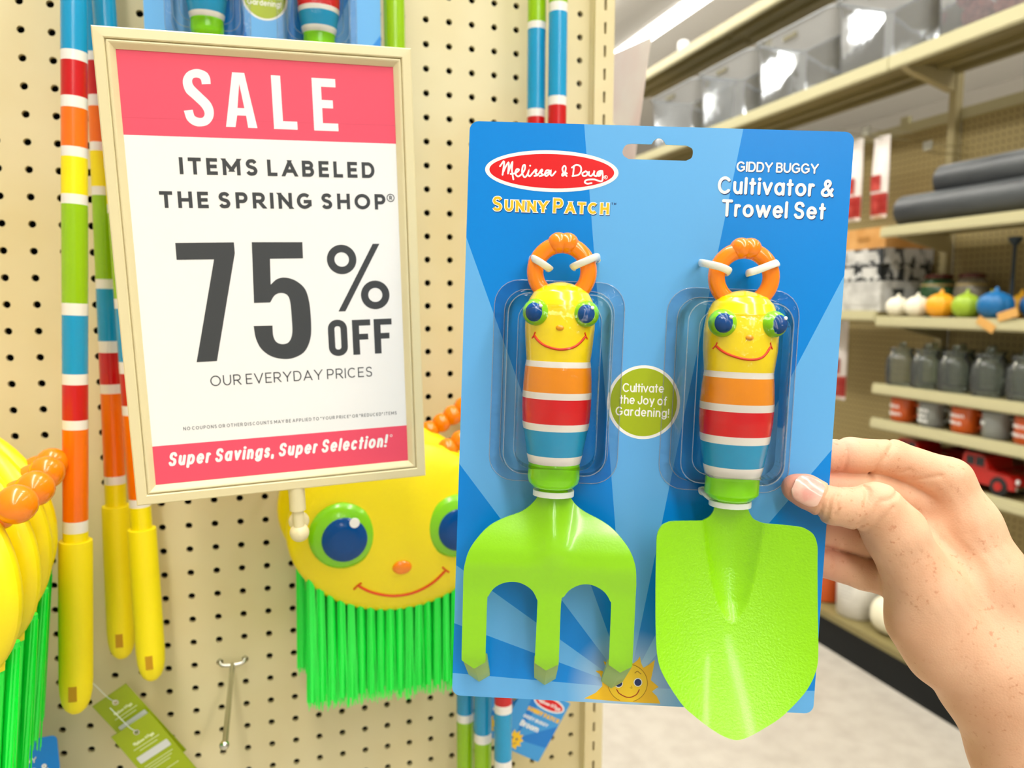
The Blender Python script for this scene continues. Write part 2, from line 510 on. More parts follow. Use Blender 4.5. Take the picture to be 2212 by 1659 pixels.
for x, y0, y1, lb in ((1.0, -10, 10.5, 'long fluorescent ceiling light running over the aisle'),
                      (3.3, -3.5, 9.5, 'long fluorescent ceiling light behind the tall shelves'),
                      (1.75, 3, 12.5, 'second ceiling light beyond the pegboard top, nearer the shelves'), (-.45, -10.5, 9.5, 'long fluorescent ceiling light behind the pegboard')):
    t = thing('ceiling_light', lb, 'light', loc=(x, (y0+y1)/2, 3.95), group='ceiling lights')
    L = (y1-y0)/2
    MB().box(-.075, .075, -L, L, .03, .07).box(-.01, .01, -L+.5, -L+.52, .07, .35).box(-.01, .01, L-.52, L-.5, .07, .35).build('housing', fix_m, t)
    MB().tube([(-.05, -L, 0), (-.05, L, 0)], .019, 8).build('tube', glow, t, 60)
    MB().tube([(.05, -L, 0), (.05, L, 0)], .019, 8).build('tube', glow, t, 60)

# ------------------------------------------------------------------ pegboard display panel
PZ = 1.75171; P_ = 0.0254
def pegboard():
    t = thing('pegboard', 'cream pegboard display panel with rows of dark round holes', 'pegboard', loc=(0, 0, 0))
    c0, c1, r0, r1 = -28, 7, -10, 40
    n = 12; R = 0.0035; mb = MB()
    ring = [(math.cos(2*PI*i/n+PI/4), math.sin(2*PI*i/n+PI/4)) for i in range(n)]
    sq = []
    for ca, sa in ring:
        k = 0.5*P_/max(abs(ca), abs(sa)); sq.append((ca*k, sa*k))
    cv, cf = [], []
    for i in range(n): cv.append((sq[i][0], 0, sq[i][1]))
    for i in range(n): cv.append((ring[i][0]*R, 0, ring[i][1]*R))
    for i in range(n): cv.append((ring[i][0]*R, .0048, ring[i][1]*R))
    for i in range(n):
        j = (i+1) % n
        cf.append((i, j, n+j, n+i)); cf.append((n+i, n+j, 2*n+j, 2*n+i))
    for c in range(c0, c1+1):
        for r in range(r0, r1+1):
            mb.add([(x+c*P_, y, z+PZ-r*P_) for x, y, z in cv], cf)
    mb.build('panel', M['cream_paint'], t)
    xa, xb = (c0-.5)*P_, (c1+.5)*P_
    za, zb = PZ-(r1+.5)*P_, PZ-(r0-.5)*P_
    # dark space behind the holes, solid skirt below
    MB().add([(xa, .03, za), (xb, .03, za), (xb, .03, zb), (xa, .03, zb)], [(0, 1, 2, 3)]).box(xa, xb, .0049, .03, zb, zb+.01).build('backing', M['hole_dark'], t)
    MB().box(xa, xb+.03, -.002, .05, .0, za).build('skirt', M['cream_paint'], t)
    # slotted upright on the right edge
    up = MB(); ux0, ux1 = .1915, .2165
    up.box(xb-.0005, ux0, -.004, .02, za, zb)
    up.box(ux0, ux0+.003, -.012, .04, za, zb)
    sx0, sx1 = .2035, .2065; step = P_*1.0
    up.box(ux0+.003, sx0, -.009, -.006, za, zb)
    up.box(sx1, ux1, -.009, .04, za, zb)
    z = za+.004
    while z < zb:
        up.box(sx0, sx1, -.009, -.006, z, z+.0127); z += 0.0254
    up.box(sx0, sx1, .01, .011, za, zb, mi=1)
    up.box(ux0+.003, sx0, -.006, .011, za, zb)
    up.build('slotted_upright', [M['cream_paint'], M['hole_dark']], t)
    return t
pegboard()

# ------------------------------------------------------------------ sale sign in its plastic frame
SIGN = frame((-0.16341, -0.28741, 1.46947), (0.999075, 0.022523, 0.036629), (-0.035538, -0.047081, 0.998259), (0.024209, -0.998637, -0.046237))
def sale_sign():
    t = thing('sale_sign', 'framed red and white SALE sign reading 75 percent off', 'sign', mw=SIGN)
    fm = MB(True); hx, hy = 100.0, 154.2
    prof = [(0, -6), (0, -.8), (.8, 0), (6.2, .3), (6.9, -.3), (7.0, -2.2), (7.7, -2.2), (7.8, -.4), (8.6, -.2), (9.4, -.6), (12.4, -3.6), (12.4, -6)]
    vs = []
    for d, z in prof:
        e = hx-d; g = hy-d
        vs += [(-e, -g, z), (e, -g, z), (e, g, z), (-e, g, z)]
    fs = []
    for k in range(len(prof)-1):
        for i in range(4):
            j = (i+1) % 4; fs.append((k*4+i, k*4+j, (k+1)*4+j, (k+1)*4+i))
    fm.add(vs, fs).box(-99, 99, -153, 153, -6.5, -5.5)
    fm.build('frame', M['cream'], t)
    P0 = -4.2
    MB(True).box(-89, 89, -143, 143, -5.4, P0).build('paper_insert', M['paper'], t)
    MB(True).poly([(-89, 90), (88, 90), (88, 143), (-89, 143)], P0+.05).build('top_band', M['pink'], t)
    MB(True).poly([(-89, -143), (88, -143), (88, -114.7), (-89, -114.7)], P0+.05).build('bottom_band', M['pink'], t)
    ribbon(cl := MB(True), [(-89, 100.6), (88, 102.5)], .25, P0+.08); cl.build('paper_crease', mat('crease_pink', '#d94a62', .5), t)
    z = P0+.12
    s = MB(True)
    S2 = cr([(-33.1, 123.8), (-33.3, 127.9), (-35.4, 131.2), (-41, 132.7), (-46.8, 130.4), (-49.9, 125), (-48.8, 118.4), (-44.8, 114.2), (-40, 109.4), (-38.2, 105.5), (-39.2, 102.8), (-41.6, 102.2), (-44.4, 103.4), (-45.3, 107.2)], 6)
    S3 = cr([(-50.7, 106.3), (-49.3, 100.9), (-46.0, 97.7), (-41.9, 96.8), (-36.8, 98.1), (-33.3, 102.3), (-32.5, 107.5), (-34.3, 112.5), (-38.9, 117.4), (-43.5, 122.2), (-44.3, 125.0), (-43.3, 126.9), (-41.0, 127.4), (-39.0, 126.3), (-38.5, 123.3)], 6)
    s.poly(S2+S3, z)
    s.poly([(-25.5, 97.2), (-19.6, 97.2), (-18, 104.8), (-12.4, 104.8), (-11.6, 97.1), (-5.7, 97.1), (-11.8, 132), (-19.4, 132), ], z)
    s.poly([(5, 131.6), (11, 131.6), (11.1, 102.3), (20.4, 102.3), (20.4, 97), (5, 97)], z)
    s.poly([(31.4, 131.5), (47.2, 131.5), (47.2, 126), (37.5, 126), (37.5, 117.4), (44.9, 117.4), (44.9, 112), (37.5, 112), (37.5, 102.1), (47.8, 102.1), (47.8, 97), (31.4, 97)], z)
    s.build('sale_lettering', M['white_print'], t)
    MB(True).poly([(-17.5, 109.6), (-13.2, 109.6), (-15.4, 125)], z+.03).build('letter_counter', M['pink'], t)
    a = MB(True)
    text(a, 'ITEMS LABELED', -56.2, 66.1, 71.5, 65.9, 10.8, 2.3, z, xs=1.06)
    text(a, 'THE SPRING SHOP', -69.8, 44.4, 78.4, 44.2, 10.7, 2.3, z, xs=1.06)
    for r in (2.55,):
        ribbon(a, [(82.2+r*math.cos(i*PI/12), 52.4+r*math.sin(i*PI/12)) for i in range(25)], .55, z)
    text(a, 'R', 81.3, 51.1, 83.3, 51.1, 2.7, .55, z)
    a.build('item_lettering', M['ink'], t)
    b = MB(True)
    b.poly([(-62.5, 21.7), (-25.8, 21.8), (-25.7, 14.6), (-42.3, -58.5), (-55.3, -58.5), (-39.2, 10.6), (-62.5, 10.6)], z)
    five = [(-14.3, 21.8), (19.2, 21.6), (19.0, 10.5), (-3.1, 10.5), (-3.7, -7.2)]
    five += cr([(-3.7, -7.2), (.6, -3.6), (6.3, -2.6), (13.3, -5), (19.2, -10.9), (21.6, -20.7), (22, -35.3), (20.9, -46), (16.7, -54.6), (10.2, -58.6), (2.7, -59.6), (-6.2, -57.2), (-12.7, -51.6), (-15.9, -44), (-16.8, -35.4)], 5)[1:]
    five += cr([(-4.3, -35.6), (-4.2, -43), (-2.2, -47.4), (1.9, -49), (6.1, -47.6), (8.6, -42), (9.0, -31.6), (8.6, -19.5), (6.8, -14.6), (2.6, -13.1), (-1.6, -14.7), (-4.8, -19.5)], 5)
    five += [(-15.5, -19.5)]
    b.poly(five, z)
    b.build('number_lettering', M['ink'], t)
    c = MB(True)
    for cx, cy in ((45.6, 9.3), (68.3, -16.4)):
        ribbon(c, [(cx+7.7*math.cos(i*PI/24), cy+7.7*math.sin(i*PI/24)) for i in range(49)], 5.2, z)
    c.poly([(68, 20.1), (72.8, 20.1), (46.4, -27.4), (41.5, -27.4)], z)
    w = 4.6; h = w/2
    xa, xb, ya, yb, r = 33.4+h, 46.9-h, -59.4+h, -33.3-h, 4.2
    ribbon(c, rrect(xa, xb, ya, yb, r)+[rrect(xa, xb, ya, yb, r)[0]], w, z)
    for fx in (50.6, 66.2):
        c.poly([(fx, -33.9), (fx+13.1, -33.9), (fx+13.1, -38.2), (fx+4.9, -38.2), (fx+4.9, -44.2), (fx+11.2, -44.2), (fx+11.2, -48.4), (fx+4.9, -48.4), (fx+4.9, -59.2), (fx, -59.2)], z)
    c.build('percent_off_lettering', M['ink'], t)
    d = MB(True)
    text(d, 'OUR EVERYDAY PRICES', -47.6, -75.8, 63.7, -75.9, 7.3, .75, z, xs=.96)
    d.build('everyday_lettering', M['ink'], t)
    e = MB(True)
    text(e, 'NO COUPONS OR OTHER DISCOUNTS MAY BE APPLIED TO "YOUR PRICE" OR "REDUCED" ITEMS', -67.2, -105.2, 80.4, -105.7, 2.35, .3, z, xs=.86)
    e.build('small_print', M['ink'], t)
    g = MB(True)
    text(g, 'Super Savings, Super Selection!', -79, -129.6, 71.6, -130, 9.8, 1.9, z, 'round', slant=.2, xs=.76)
    ribbon(g, [(75.6+.8*math.cos(i*PI/8), -121.6+.8*math.sin(i*PI/8)) for i in range(17)], .35, z)
    g.build('slogan_lettering', M['white_print'], t)
    # stem with ball joint under the frame, and the arm back to the board
    st = MB(True)
    st.tube([(5.2, -153, -6), (5.2, -171.5, -7)], [5.8, 5.8], 20)
    st.build('stem_collar', M['cream'], t, 50)
    MB(True).tube([(5.2, -171, -7), (5.4, -190, -7)], [4.1, 4.0], 18).build('stem', M['cream'], t, 50)
    MB(True).ball((5.4, -189.5, -8), 7.1).ball((5.8, -183, -15), 7.6, 7.6, 5).build('ball_joint', M['cream'], t, 70)
    MB(True).tube([(5.4, -190, -12), (6, -190, -150), (6.5, -180, -287)], 3, 10).build('arm', M['steel'], t, 60)
    return t
sale_sign()

# ------------------------------------------------------------------ the carded tool set
CARD = frame((0.03281, -0.458695, 1.382296), (0.942428, -0.332941, -0.031311), (0.037196, 0.011316, 0.999244), (-0.332335, -0.94288, 0.023049))

def card_print():
    """printed card face: light and dark blue sun rays fanning from the sun drawing (print, object space)"""
    ma = mat('card_print', '#1f97e6', 0.3, spec=0.35)
    nt = ma.node_tree; b = nt.nodes['Principled BSDF']; N = nt.nodes.new; L = nt.links.new
    tc = N('ShaderNodeTexCoord'); sep = N('ShaderNodeSeparateXYZ'); L(tc.outputs['Object'], sep.inputs[0])
    def mth(op, a, b_=None):
        q = N('ShaderNodeMath'); q.operation = op
        for i, v in enumerate((a, b_)):
            if v is None: continue
            if isinstance(v, (int, float)): q.inputs[i].default_value = v
            else: L(v, q.inputs[i])
        return q.outputs[0]
    dx = mth('ADD', sep.outputs[0], 0.0025); dy = mth('ADD', sep.outputs[1], 0.155)
    ang = mth('ARCTAN2', dy, dx)
    fac = mth('DIVIDE', ang, PI)
    cr_ = N('ShaderNodeValToRGB'); cr_.color_ramp.interpolation = 'CONSTANT'; L(fac, cr_.inputs[0])
    dark, light = lin('#0088e4'), lin('#66b4f2')
    # edges of the rays in degrees, counter-clockwise from the right
    edges = [(-1, 1), (2, 0), (53, 1), (65.6, 0), (81.1, 1), (96.6, 0), (111.5, 1), (128.3, 0), (145.7, 1), (161.2, 0), (177.2, 1)]
    el = cr_.color_ramp.elements
    el[0].position = 0.0; el[0].color = light
    el[1].position = edges[1][0]/180; el[1].color = dark
    for a, k in edges[2:]:
        e = el.new(a/180); e.color = light if k else dark
    # white glow printed close round the sun
    r2 = mth('ADD', mth('MULTIPLY', dx, dx), mth('MULTIPLY', dy, dy)); rr = mth('SQRT', r2)
    mr = N('ShaderNodeMapRange'); L(rr, mr.inputs[0])
    mr.inputs[1].default_value = .014; mr.inputs[2].default_value = .036; mr.inputs[3].default_value = .6; mr.inputs[4].default_value = 0
    mx = N('ShaderNodeMix'); mx.data_type = 'RGBA'
    L(mr.outputs[0], mx.inputs[0]); L(cr_.outputs[0], mx.inputs[6]); mx.inputs[7].default_value = lin('#d6ecfb')
    # deeper blue printed towards the foot of the card
    m2 = N('ShaderNodeMapRange'); L(sep.outputs[1], m2.inputs[0])
    m2.inputs[1].default_value = -.165; m2.inputs[2].default_value = .1; m2.inputs[3].default_value = .82; m2.inputs[4].default_value = 1.0
    L(mx.outputs[2], b.inputs['Base Color'])
    return ma
CARD_M = card_print()
MEL = [[(-87.5, 140.7), (-85.3, 143.3), (-85.9, 136.1)], [(-85.5, 137.8), (-84.2, 140.8), (-82.7, 142.7), (-82.9, 136.9)], [(-82.9, 136.9), (-81.9, 140.1), (-80.7, 143.1), (-80.8, 138.7), (-79.8, 133.8)],
 [(-81.4, 136.7), (-78.8, 137.2), (-76.9, 139.0), (-78.1, 139.4), (-78.9, 137.2), (-77.5, 135.5), (-75.7, 136.4), (-73.8, 139.2), (-73.7, 141.7), (-74.8, 141.1), (-75.1, 137.7), (-73.7, 135.2), (-72.2, 136.5), (-71.5, 138.6), (-71.8, 136.7), (-70.8, 135.8), (-69.6, 137.1), (-67.7, 139.4), (-67.1, 138.9), (-67.7, 137.7), (-66.7, 136.8), (-68.2, 136.0)],
 [(-67.6, 136.1), (-66.3, 136.7), (-64.5, 139.5), (-63.9, 139.0), (-64.6, 137.8), (-63.6, 136.7), (-65.3, 136.0)], [(-64.3, 136.2), (-62.3, 137.3), (-59.7, 138.9), (-61.6, 139.2), (-62.5, 137.1), (-61.5, 136.2), (-59.8, 137.8), (-59.3, 139.1), (-59.3, 137.1), (-58.4, 136.5), (-56.6, 138.7)],
 [(-50.3, 137.9), (-51.4, 138.4), (-52.8, 137.6), (-52.8, 136.6), (-51.8, 137.1), (-51.2, 139.2), (-51.1, 141.2), (-52.0, 141.9), (-52.9, 140.4), (-52.2, 138.4), (-50.4, 136.5)], [(-46.6, 141.8), (-46.9, 136.7)], [(-47.7, 141.2), (-45.3, 142.7), (-43.0, 141.9), (-42.6, 139.4), (-44.0, 137.3), (-47.2, 136.6)],
 [(-40.0, 139.4), (-41.7, 138.3), (-41.3, 136.9), (-39.6, 137.1), (-38.9, 138.6), (-40.0, 139.4)], [(-38.1, 139.1), (-38.2, 137.5), (-36.9, 137.0), (-35.6, 138.5), (-35.3, 139.5), (-35.4, 137.6), (-33.8, 137.1), (-31.5, 139.8), (-33.2, 139.2), (-33.5, 137.5), (-32.1, 137.3), (-30.9, 139.8), (-30.8, 134.4), (-35.1, 135.1), (-39.3, 134.7), (-40.2, 133.4), (-38.8, 132.7), (-36.5, 133.1)]]
def script_logo(mb, z, f=lambda x, y: (x, y), w=.95):
    for st in MEL:
        ribbon(mb, [f(*p) for p in cr(st, 6)], w, z, 'round')
    x, y = f(-70.8, 141.5); mb.disc(x, y, w*.55, w*.55, z, 14)

def blister(cx, hw, y0, y1):
    mb = MB(True)
    loops = []
    for ins, z in ((-0.2, .35), (5.6, .5), (6.6, 1.5), (7.2, 15), (8.4, 18.5), (10.5, 20), (14.0, 20.5), (14.8, 22), (15.2, 36), (16.6, 40), (20, 43), (26, 44.5)):
        a = max(.8, hw-ins); r = max(.7, min(14-ins*.35, a*.98))
        loops.append([(x, y, z) for x, y in rrect(cx-a, cx+a, y0+ins*.9, y1-ins*.9, r, 6)])
    n = len(loops[0]); vs = [p for l in loops for p in l]; fs = []
    for k in range(len(loops)-1):
        for i in range(n):
            j = (i+1) % n; fs.append((k*n+i, k*n+j, (k+1)*n+j, (k+1)*n+i))
    fs.append(tuple(range((len(loops)-1)*n, len(loops)*n)))
    mb.add(vs, fs)
    # moulded rim lines, whitened to put edge highlights on the clear shell
    for k, r in ((0, .3), (1, .3), (4, .35), (6, .3)):
        mb.tube(loops[k], r, 6, closed=True, mi=1)
    return mb

def tool_card():
    t = thing('product_card', 'blue hanging card of the garden tool set held up in the hand', 'product card', mw=CARD)
    hole = cr([(-16.6, 146.7), (-19.6, 148.6), (-20.2, 151.2), (-18.6, 154.2), (-15.5, 155.1)], 5)+[(-5.6, 155.0)]
    hole += cr([(-4.4, 155.2), (-3.2, 157.2), (-.7, 158.5), (1.8, 157.4), (3.2, 155.2)], 5)+[(4.4, 155.1)]
    hole += cr([(14.4, 155.0), (17.6, 153.5), (18.3, 151), (17.6, 148.4), (14.8, 146.8)], 5)
    holes = [[(x+1.7*math.cos(i*PI/8), y+1.7*math.sin(i*PI/8)) for i in range(16)] for x, y in ((-68.3, 89), (-31.2, 91.2), (26.2, 91.6), (52.8, 86.8))]
    filled('backing_card', [rrect(-105, 105, -164.8, 164.8, 5), hole]+holes, -.0003, .0006, CARD_M, t)
    z = .08
    MB(True).disc(-58.8, 138.9, 36.9, 11.3, z, 72).build('logo_border', M['white_print'], t)
    MB(True).disc(-58.8, 138.9, 34.5, 9.3, z+.06, 72).build('logo_oval', M['logo_red'], t)
    a = MB(True); script_logo(a, z+.12)
    ribbon(a, [(-28.8+.95*math.cos(i*PI/8), 136.5+.95*math.sin(i*PI/8)) for i in range(17)], .28, z+.12)
    text(a, 'R', -29.3, 136.0, -28.4, 136.0, 1.05, .22, z+.12)
    a.build('logo_lettering', M['white_print'], t)
    # yellow two-word lettering with white edge
    for nm, dw, dz, ma, ox, oy in (('lettering_shadow', .75, 0, M['navy'], .2, -.4), ('lettering_edge', .75, .055, M['white_print'], 0, 0), ('yellow_lettering', -.1, .11, M['letter_yellow'], 0, 0)):
        s = MB(True)
        text(s, 'SUNNY PATCH', -91, 116.3, -26.2, 116.3, 6.2, 1.45, z+dz, 'butt', xs=1.0, dw=dw, dx=ox, dy=oy, big=({0, 6}, 1.28))
        s.build(nm, ma, t)
    q = MB(True); text(q, 'T', -25, 121.6, -23.9, 121.6, 1.2, .25, z); text(q, 'M', -23.6, 121.6, -22.2, 121.6, 1.2, .25, z)
    q.build('trademark_print', M['navy'], t)
    for nm, dz, ma, ox, oy in (('title_shadow', 0, M['navy'], .3, -.45), ('title_lettering', .06, M['white_print'], 0, 0)):
        s = MB(True)
        text(s, 'GIDDY BUGGY', 42.4, 141.8, 87, 141.8, 5.5, .95, z+dz, 'round', xs=.98, dx=ox*.7, dy=oy*.7)
        text(s, 'Cultivator &', 32.8, 129.5, 96, 129.5, 9.5, 1.65, z+dz, 'round', xs=.92, dx=ox, dy=oy)
        text(s, 'Trowel Set', 35.6, 117.2, 92.4, 117.2, 9.4, 1.65, z+dz, 'round', xs=.92, dx=ox, dy=oy)
        s.build(nm, ma, t)
    MB(True).disc(-1.8, 12.5, 20.5, 21, z, 64).build('badge_border', M['white_print'], t)
    MB(True).disc(-1.8, 12.5, 18.8, 19.3, z+.05, 64).build('badge', M['badge_green'], t)
    s = MB(True)
    text(s, 'Cultivate', -13.9, 17.9, 9.4, 18.3, 5.1, .75, z+.1, 'round', xs=.9)
    text(s, 'the Joy of', -15.3, 11.2, 11.4, 11.2, 5.1, .75, z+.1, 'round', xs=.9)
    text(s, 'Gardening!', -17.3, 4.5, 12.9, 4.4, 5.1, .75, z+.1, 'round', xs=.9)
    s.build('badge_lettering', M['white_print'], t)
    # printed smiling sun at the foot of the card
    sp = [(-27.5, -162.6), (-21, -158.8), (-17.3, -154.6), (-17.6, -151), (-19.2, -147.4), (-21.8, -145.6), (-18.5, -145.2), (-15.4, -146.5), (-16, -143), (-17.3, -139.4), (-15, -140.4), (-12.8, -141.2), (-9.6, -139.6), (-6.8, -138.4), (-5.2, -139.6), (-3, -140.9), (.2, -139.8), (2.2, -138), (3.6, -135.6), (4.4, -139.4), (5.9, -142.3), (8.8, -140.4), (12.3, -137.2), (11.6, -143), (10.6, -149.6), (13.2, -151.6), (15.3, -153.4), (13, -155), (11.6, -156.4), (14.4, -158.8), (16.9, -163.4), (-6, -163.4)]
    MB(True).poly(sp, z).build('sun_print', M['sun_yellow'], t)
    face = [(-2.7+11.4*math.cos(i*PI/30), -152+11.4*math.sin(i*PI/30)) for i in range(-2, 63) if -152+11.4*math.sin(i*PI/30) > -163.4]
    MB(True).poly(face, z+.05).build('sun_face', M['sun_face'], t)
    s = MB(True)
    ln = [(-2.7+11.4*math.cos(math.radians(a)), -152+11.4*math.sin(math.radians(a))) for a in range(-70, 252, 6)]
    ribbon(s, ln, .35, z+.1)
    ribbon(s, cr([(1.2, -145.6), (2.6, -144.6), (4.6, -146)], 5), .5, z+.1)
    ribbon(s, cr([(-.4, -153.5), (-.1, -154.9), (-1.2, -154.6)], 5), .3, z+.1)
    s.build('sun_outline', M['sun_line'], t)
    s = MB(True); ribbon(s, cr([(-8.9, -156.2), (-7, -158.6), (-2, -160.6), (2.4, -158.8), (4.2, -155.6)], 7), .6, z+.1, 'round')
    s.build('sun_smile', mat('sun_smile', '#b5400f', .5), t)
    s = MB(True); s.disc(-8.0, -152.4, 2.5, 2.6, z+.1, 24); s.disc(3.2, -151.2, 2.5, 2.6, z+.1, 24); s.build('sun_eyes', M['white_print'], t)
    s = MB(True); s.disc(-7.9, -152.4, 2.0, 2.1, z+.15, 24); s.disc(3.2, -151.2, 2.0, 2.1, z+.15, 24); s.build('sun_pupils', M['navy'], t)
    # clear blisters and nylon ties
    blister(-51.4, 36.3, -35, 78.5).build('blister', [M['clear'], M['rim_glint']], t, 40)
    blister(45.2, 36.3, -36, 77.5).build('blister', [M['clear'], M['rim_glint']], t, 40)
    def tie(pts):
        MB(True).tube(cr(pts, 6), 2.0, 12, flat=-.42).build('nylon_tie', M['tie'], t, 60)
    tie([(-68.3, 89, -1), (-68.8, 89.4, 8), (-67.2, 89, 22), (-63.5, 87, 26), (-59.4, 84.6, 24.5), (-57.6, 83.6, 19), (-58.5, 84.2, 13)])
    tie([(-31.2, 91.2, -1), (-31.5, 91.4, 12), (-34.2, 90.6, 24), (-39, 88.3, 26.3), (-44.2, 86, 25), (-46, 85, 20), (-45.2, 85.2, 13)])
    tie([(26.2, 91.6, -1), (24.6, 91.2, 4), (22.6, 89.8, 20), (25, 88.8, 25.5), (31, 87.4, 27), (35.6, 85.8, 25), (37, 85, 19), (36, 85.4, 13)])
    tie([(52.8, 86.8, -1), (50, 86.2, 6), (46.6, 85.4, 22), (50, 86.6, 25.5), (56, 89.2, 27), (60.2, 90.8, 25), (62, 91, 19), (61, 90.8, 13)])
    for cx, cy in ((-51, -37.2), (45.3, -38.9)):
        mb = MB(True); n = 40; prof = ((10.4, -1.6), (11.2, -1.5), (11.2, 1.5), (10.4, 1.6))
        vs, fs = [], []
        for k, (r, h) in enumerate(prof):
            for i in range(n):
                a = 2*PI*i/n; rr = r+(.18 if i % 2 else 0); vs.append((cx+rr*math.cos(a), cy+h, 18+rr*.85*math.sin(a)))
        for k in range(3):
            fs += [(k*n+i, k*n+(i+1) % n, (k+1)*n+(i+1) % n, (k+1)*n+i) for i in range(n)]
        mb.add(vs, fs)
        if cx > 0:
            mb.tube(cr([(33.4, -35.6, 0), (31.6, -34.6, 6), (32.6, -35.8, 13), (36, -38.2, 18)], 5), 1.3, 8)
            mb.disc(32.6, -35, 2.6, 2.6, 8, 16)
        mb.build('neck_tie', M['tie'], t, 50)
    return t

def lattice(outline, step):
    """fine quad grid filling a closed outline, its rim snapped to the outline"""
    O = np.array(outline); A = O; B = np.roll(O, -1, 0)
    x0, y0 = O.min(0)-step; x1, y1 = O.max(0)+step
    nx, ny = int((x1-x0)/step)+2, int((y1-y0)/step)+2
    gx = x0+step*np.arange(nx); gy = y0+step*np.arange(ny)
    CX, CY = np.meshgrid(gx[:-1]+step/2, gy[:-1]+step/2, indexing='ij')
    ins = np.zeros(CX.shape, bool)
    for a, b in zip(A, B):
        cond = (a[1] > CY) != (b[1] > CY)
        xi = (b[0]-a[0])*(CY-a[1])/((b[1]-a[1]) or 1e-12)+a[0]
        ins ^= cond & (CX < xi)
    vid = -np.ones((nx, ny), int); verts = []; faces = []
    cnt = {}
    def V(i, j):
        if vid[i, j] < 0:
            vid[i, j] = len(verts); verts.append([gx[i], gy[j]])
        return int(vid[i, j])
    for i, j in zip(*np.nonzero(ins)):
        f = (V(i, j), V(i+1, j), V(i+1, j+1), V(i, j+1)); faces.append(f)
        for k in range(4):
            e = (f[k], f[(k+1) % 4]); cnt[e] = cnt.get(e, 0)+1
    rim = [e for e in cnt if (e[1], e[0]) not in cnt]
    rv = sorted({q for e in rim for q in e}); Vv = np.array(verts)
    P = Vv[rv]; d = B-A; L2 = (d*d).sum(1)
    t = np.clip(((P[:, None]-A[None])*d[None]).sum(2)/L2[None], 0, 1)
    Q = A[None]+t[..., None]*d[None]; k = ((Q-P[:, None])**2).sum(2).argmin(1)
    Vv[rv] = Q[np.arange(len(rv)), k]
    # relax the inner vertices a little so the rim cells are even
    nb = [[] for _ in verts]
    for f in faces:
        for q in range(4):
            nb[f[q]].append(f[(q+1) % 4]); nb[f[q]].append(f[q-1])
    fixed = set(rv)
    for _ in range(2):
        W = Vv.copy()
        for i in range(len(verts)):
            if i not in fixed: W[i] = Vv[nb[i]].mean(0)
        Vv = W
    return Vv, faces, rim

def plate(outline, step, zf, th):
    V, F, rim = lattice(outline, step); n = len(V)
    top = [(x, y, zf(x, y)) for x, y in V]; bot = [(x, y, zf(x, y)-th) for x, y in V]
    mb = MB(True)
    fs = list(F)+[tuple(n+i for i in reversed(f)) for f in F]+[(b, a, n+a, n+b) for a, b in rim]
    return mb.add(top+bot, fs)

def handle_fn(prof, zc=19.0, fl=.92):
    ys = [p[0] for p in prof][::-1]; hs = [p[1] for p in prof][::-1]
    def hw(y): return float(np.interp(y, ys, hs))
    def sz(x, y):
        h = hw(y); return zc+h*fl*math.sqrt(max(0, 1-(x/h)**2))
    return hw, sz

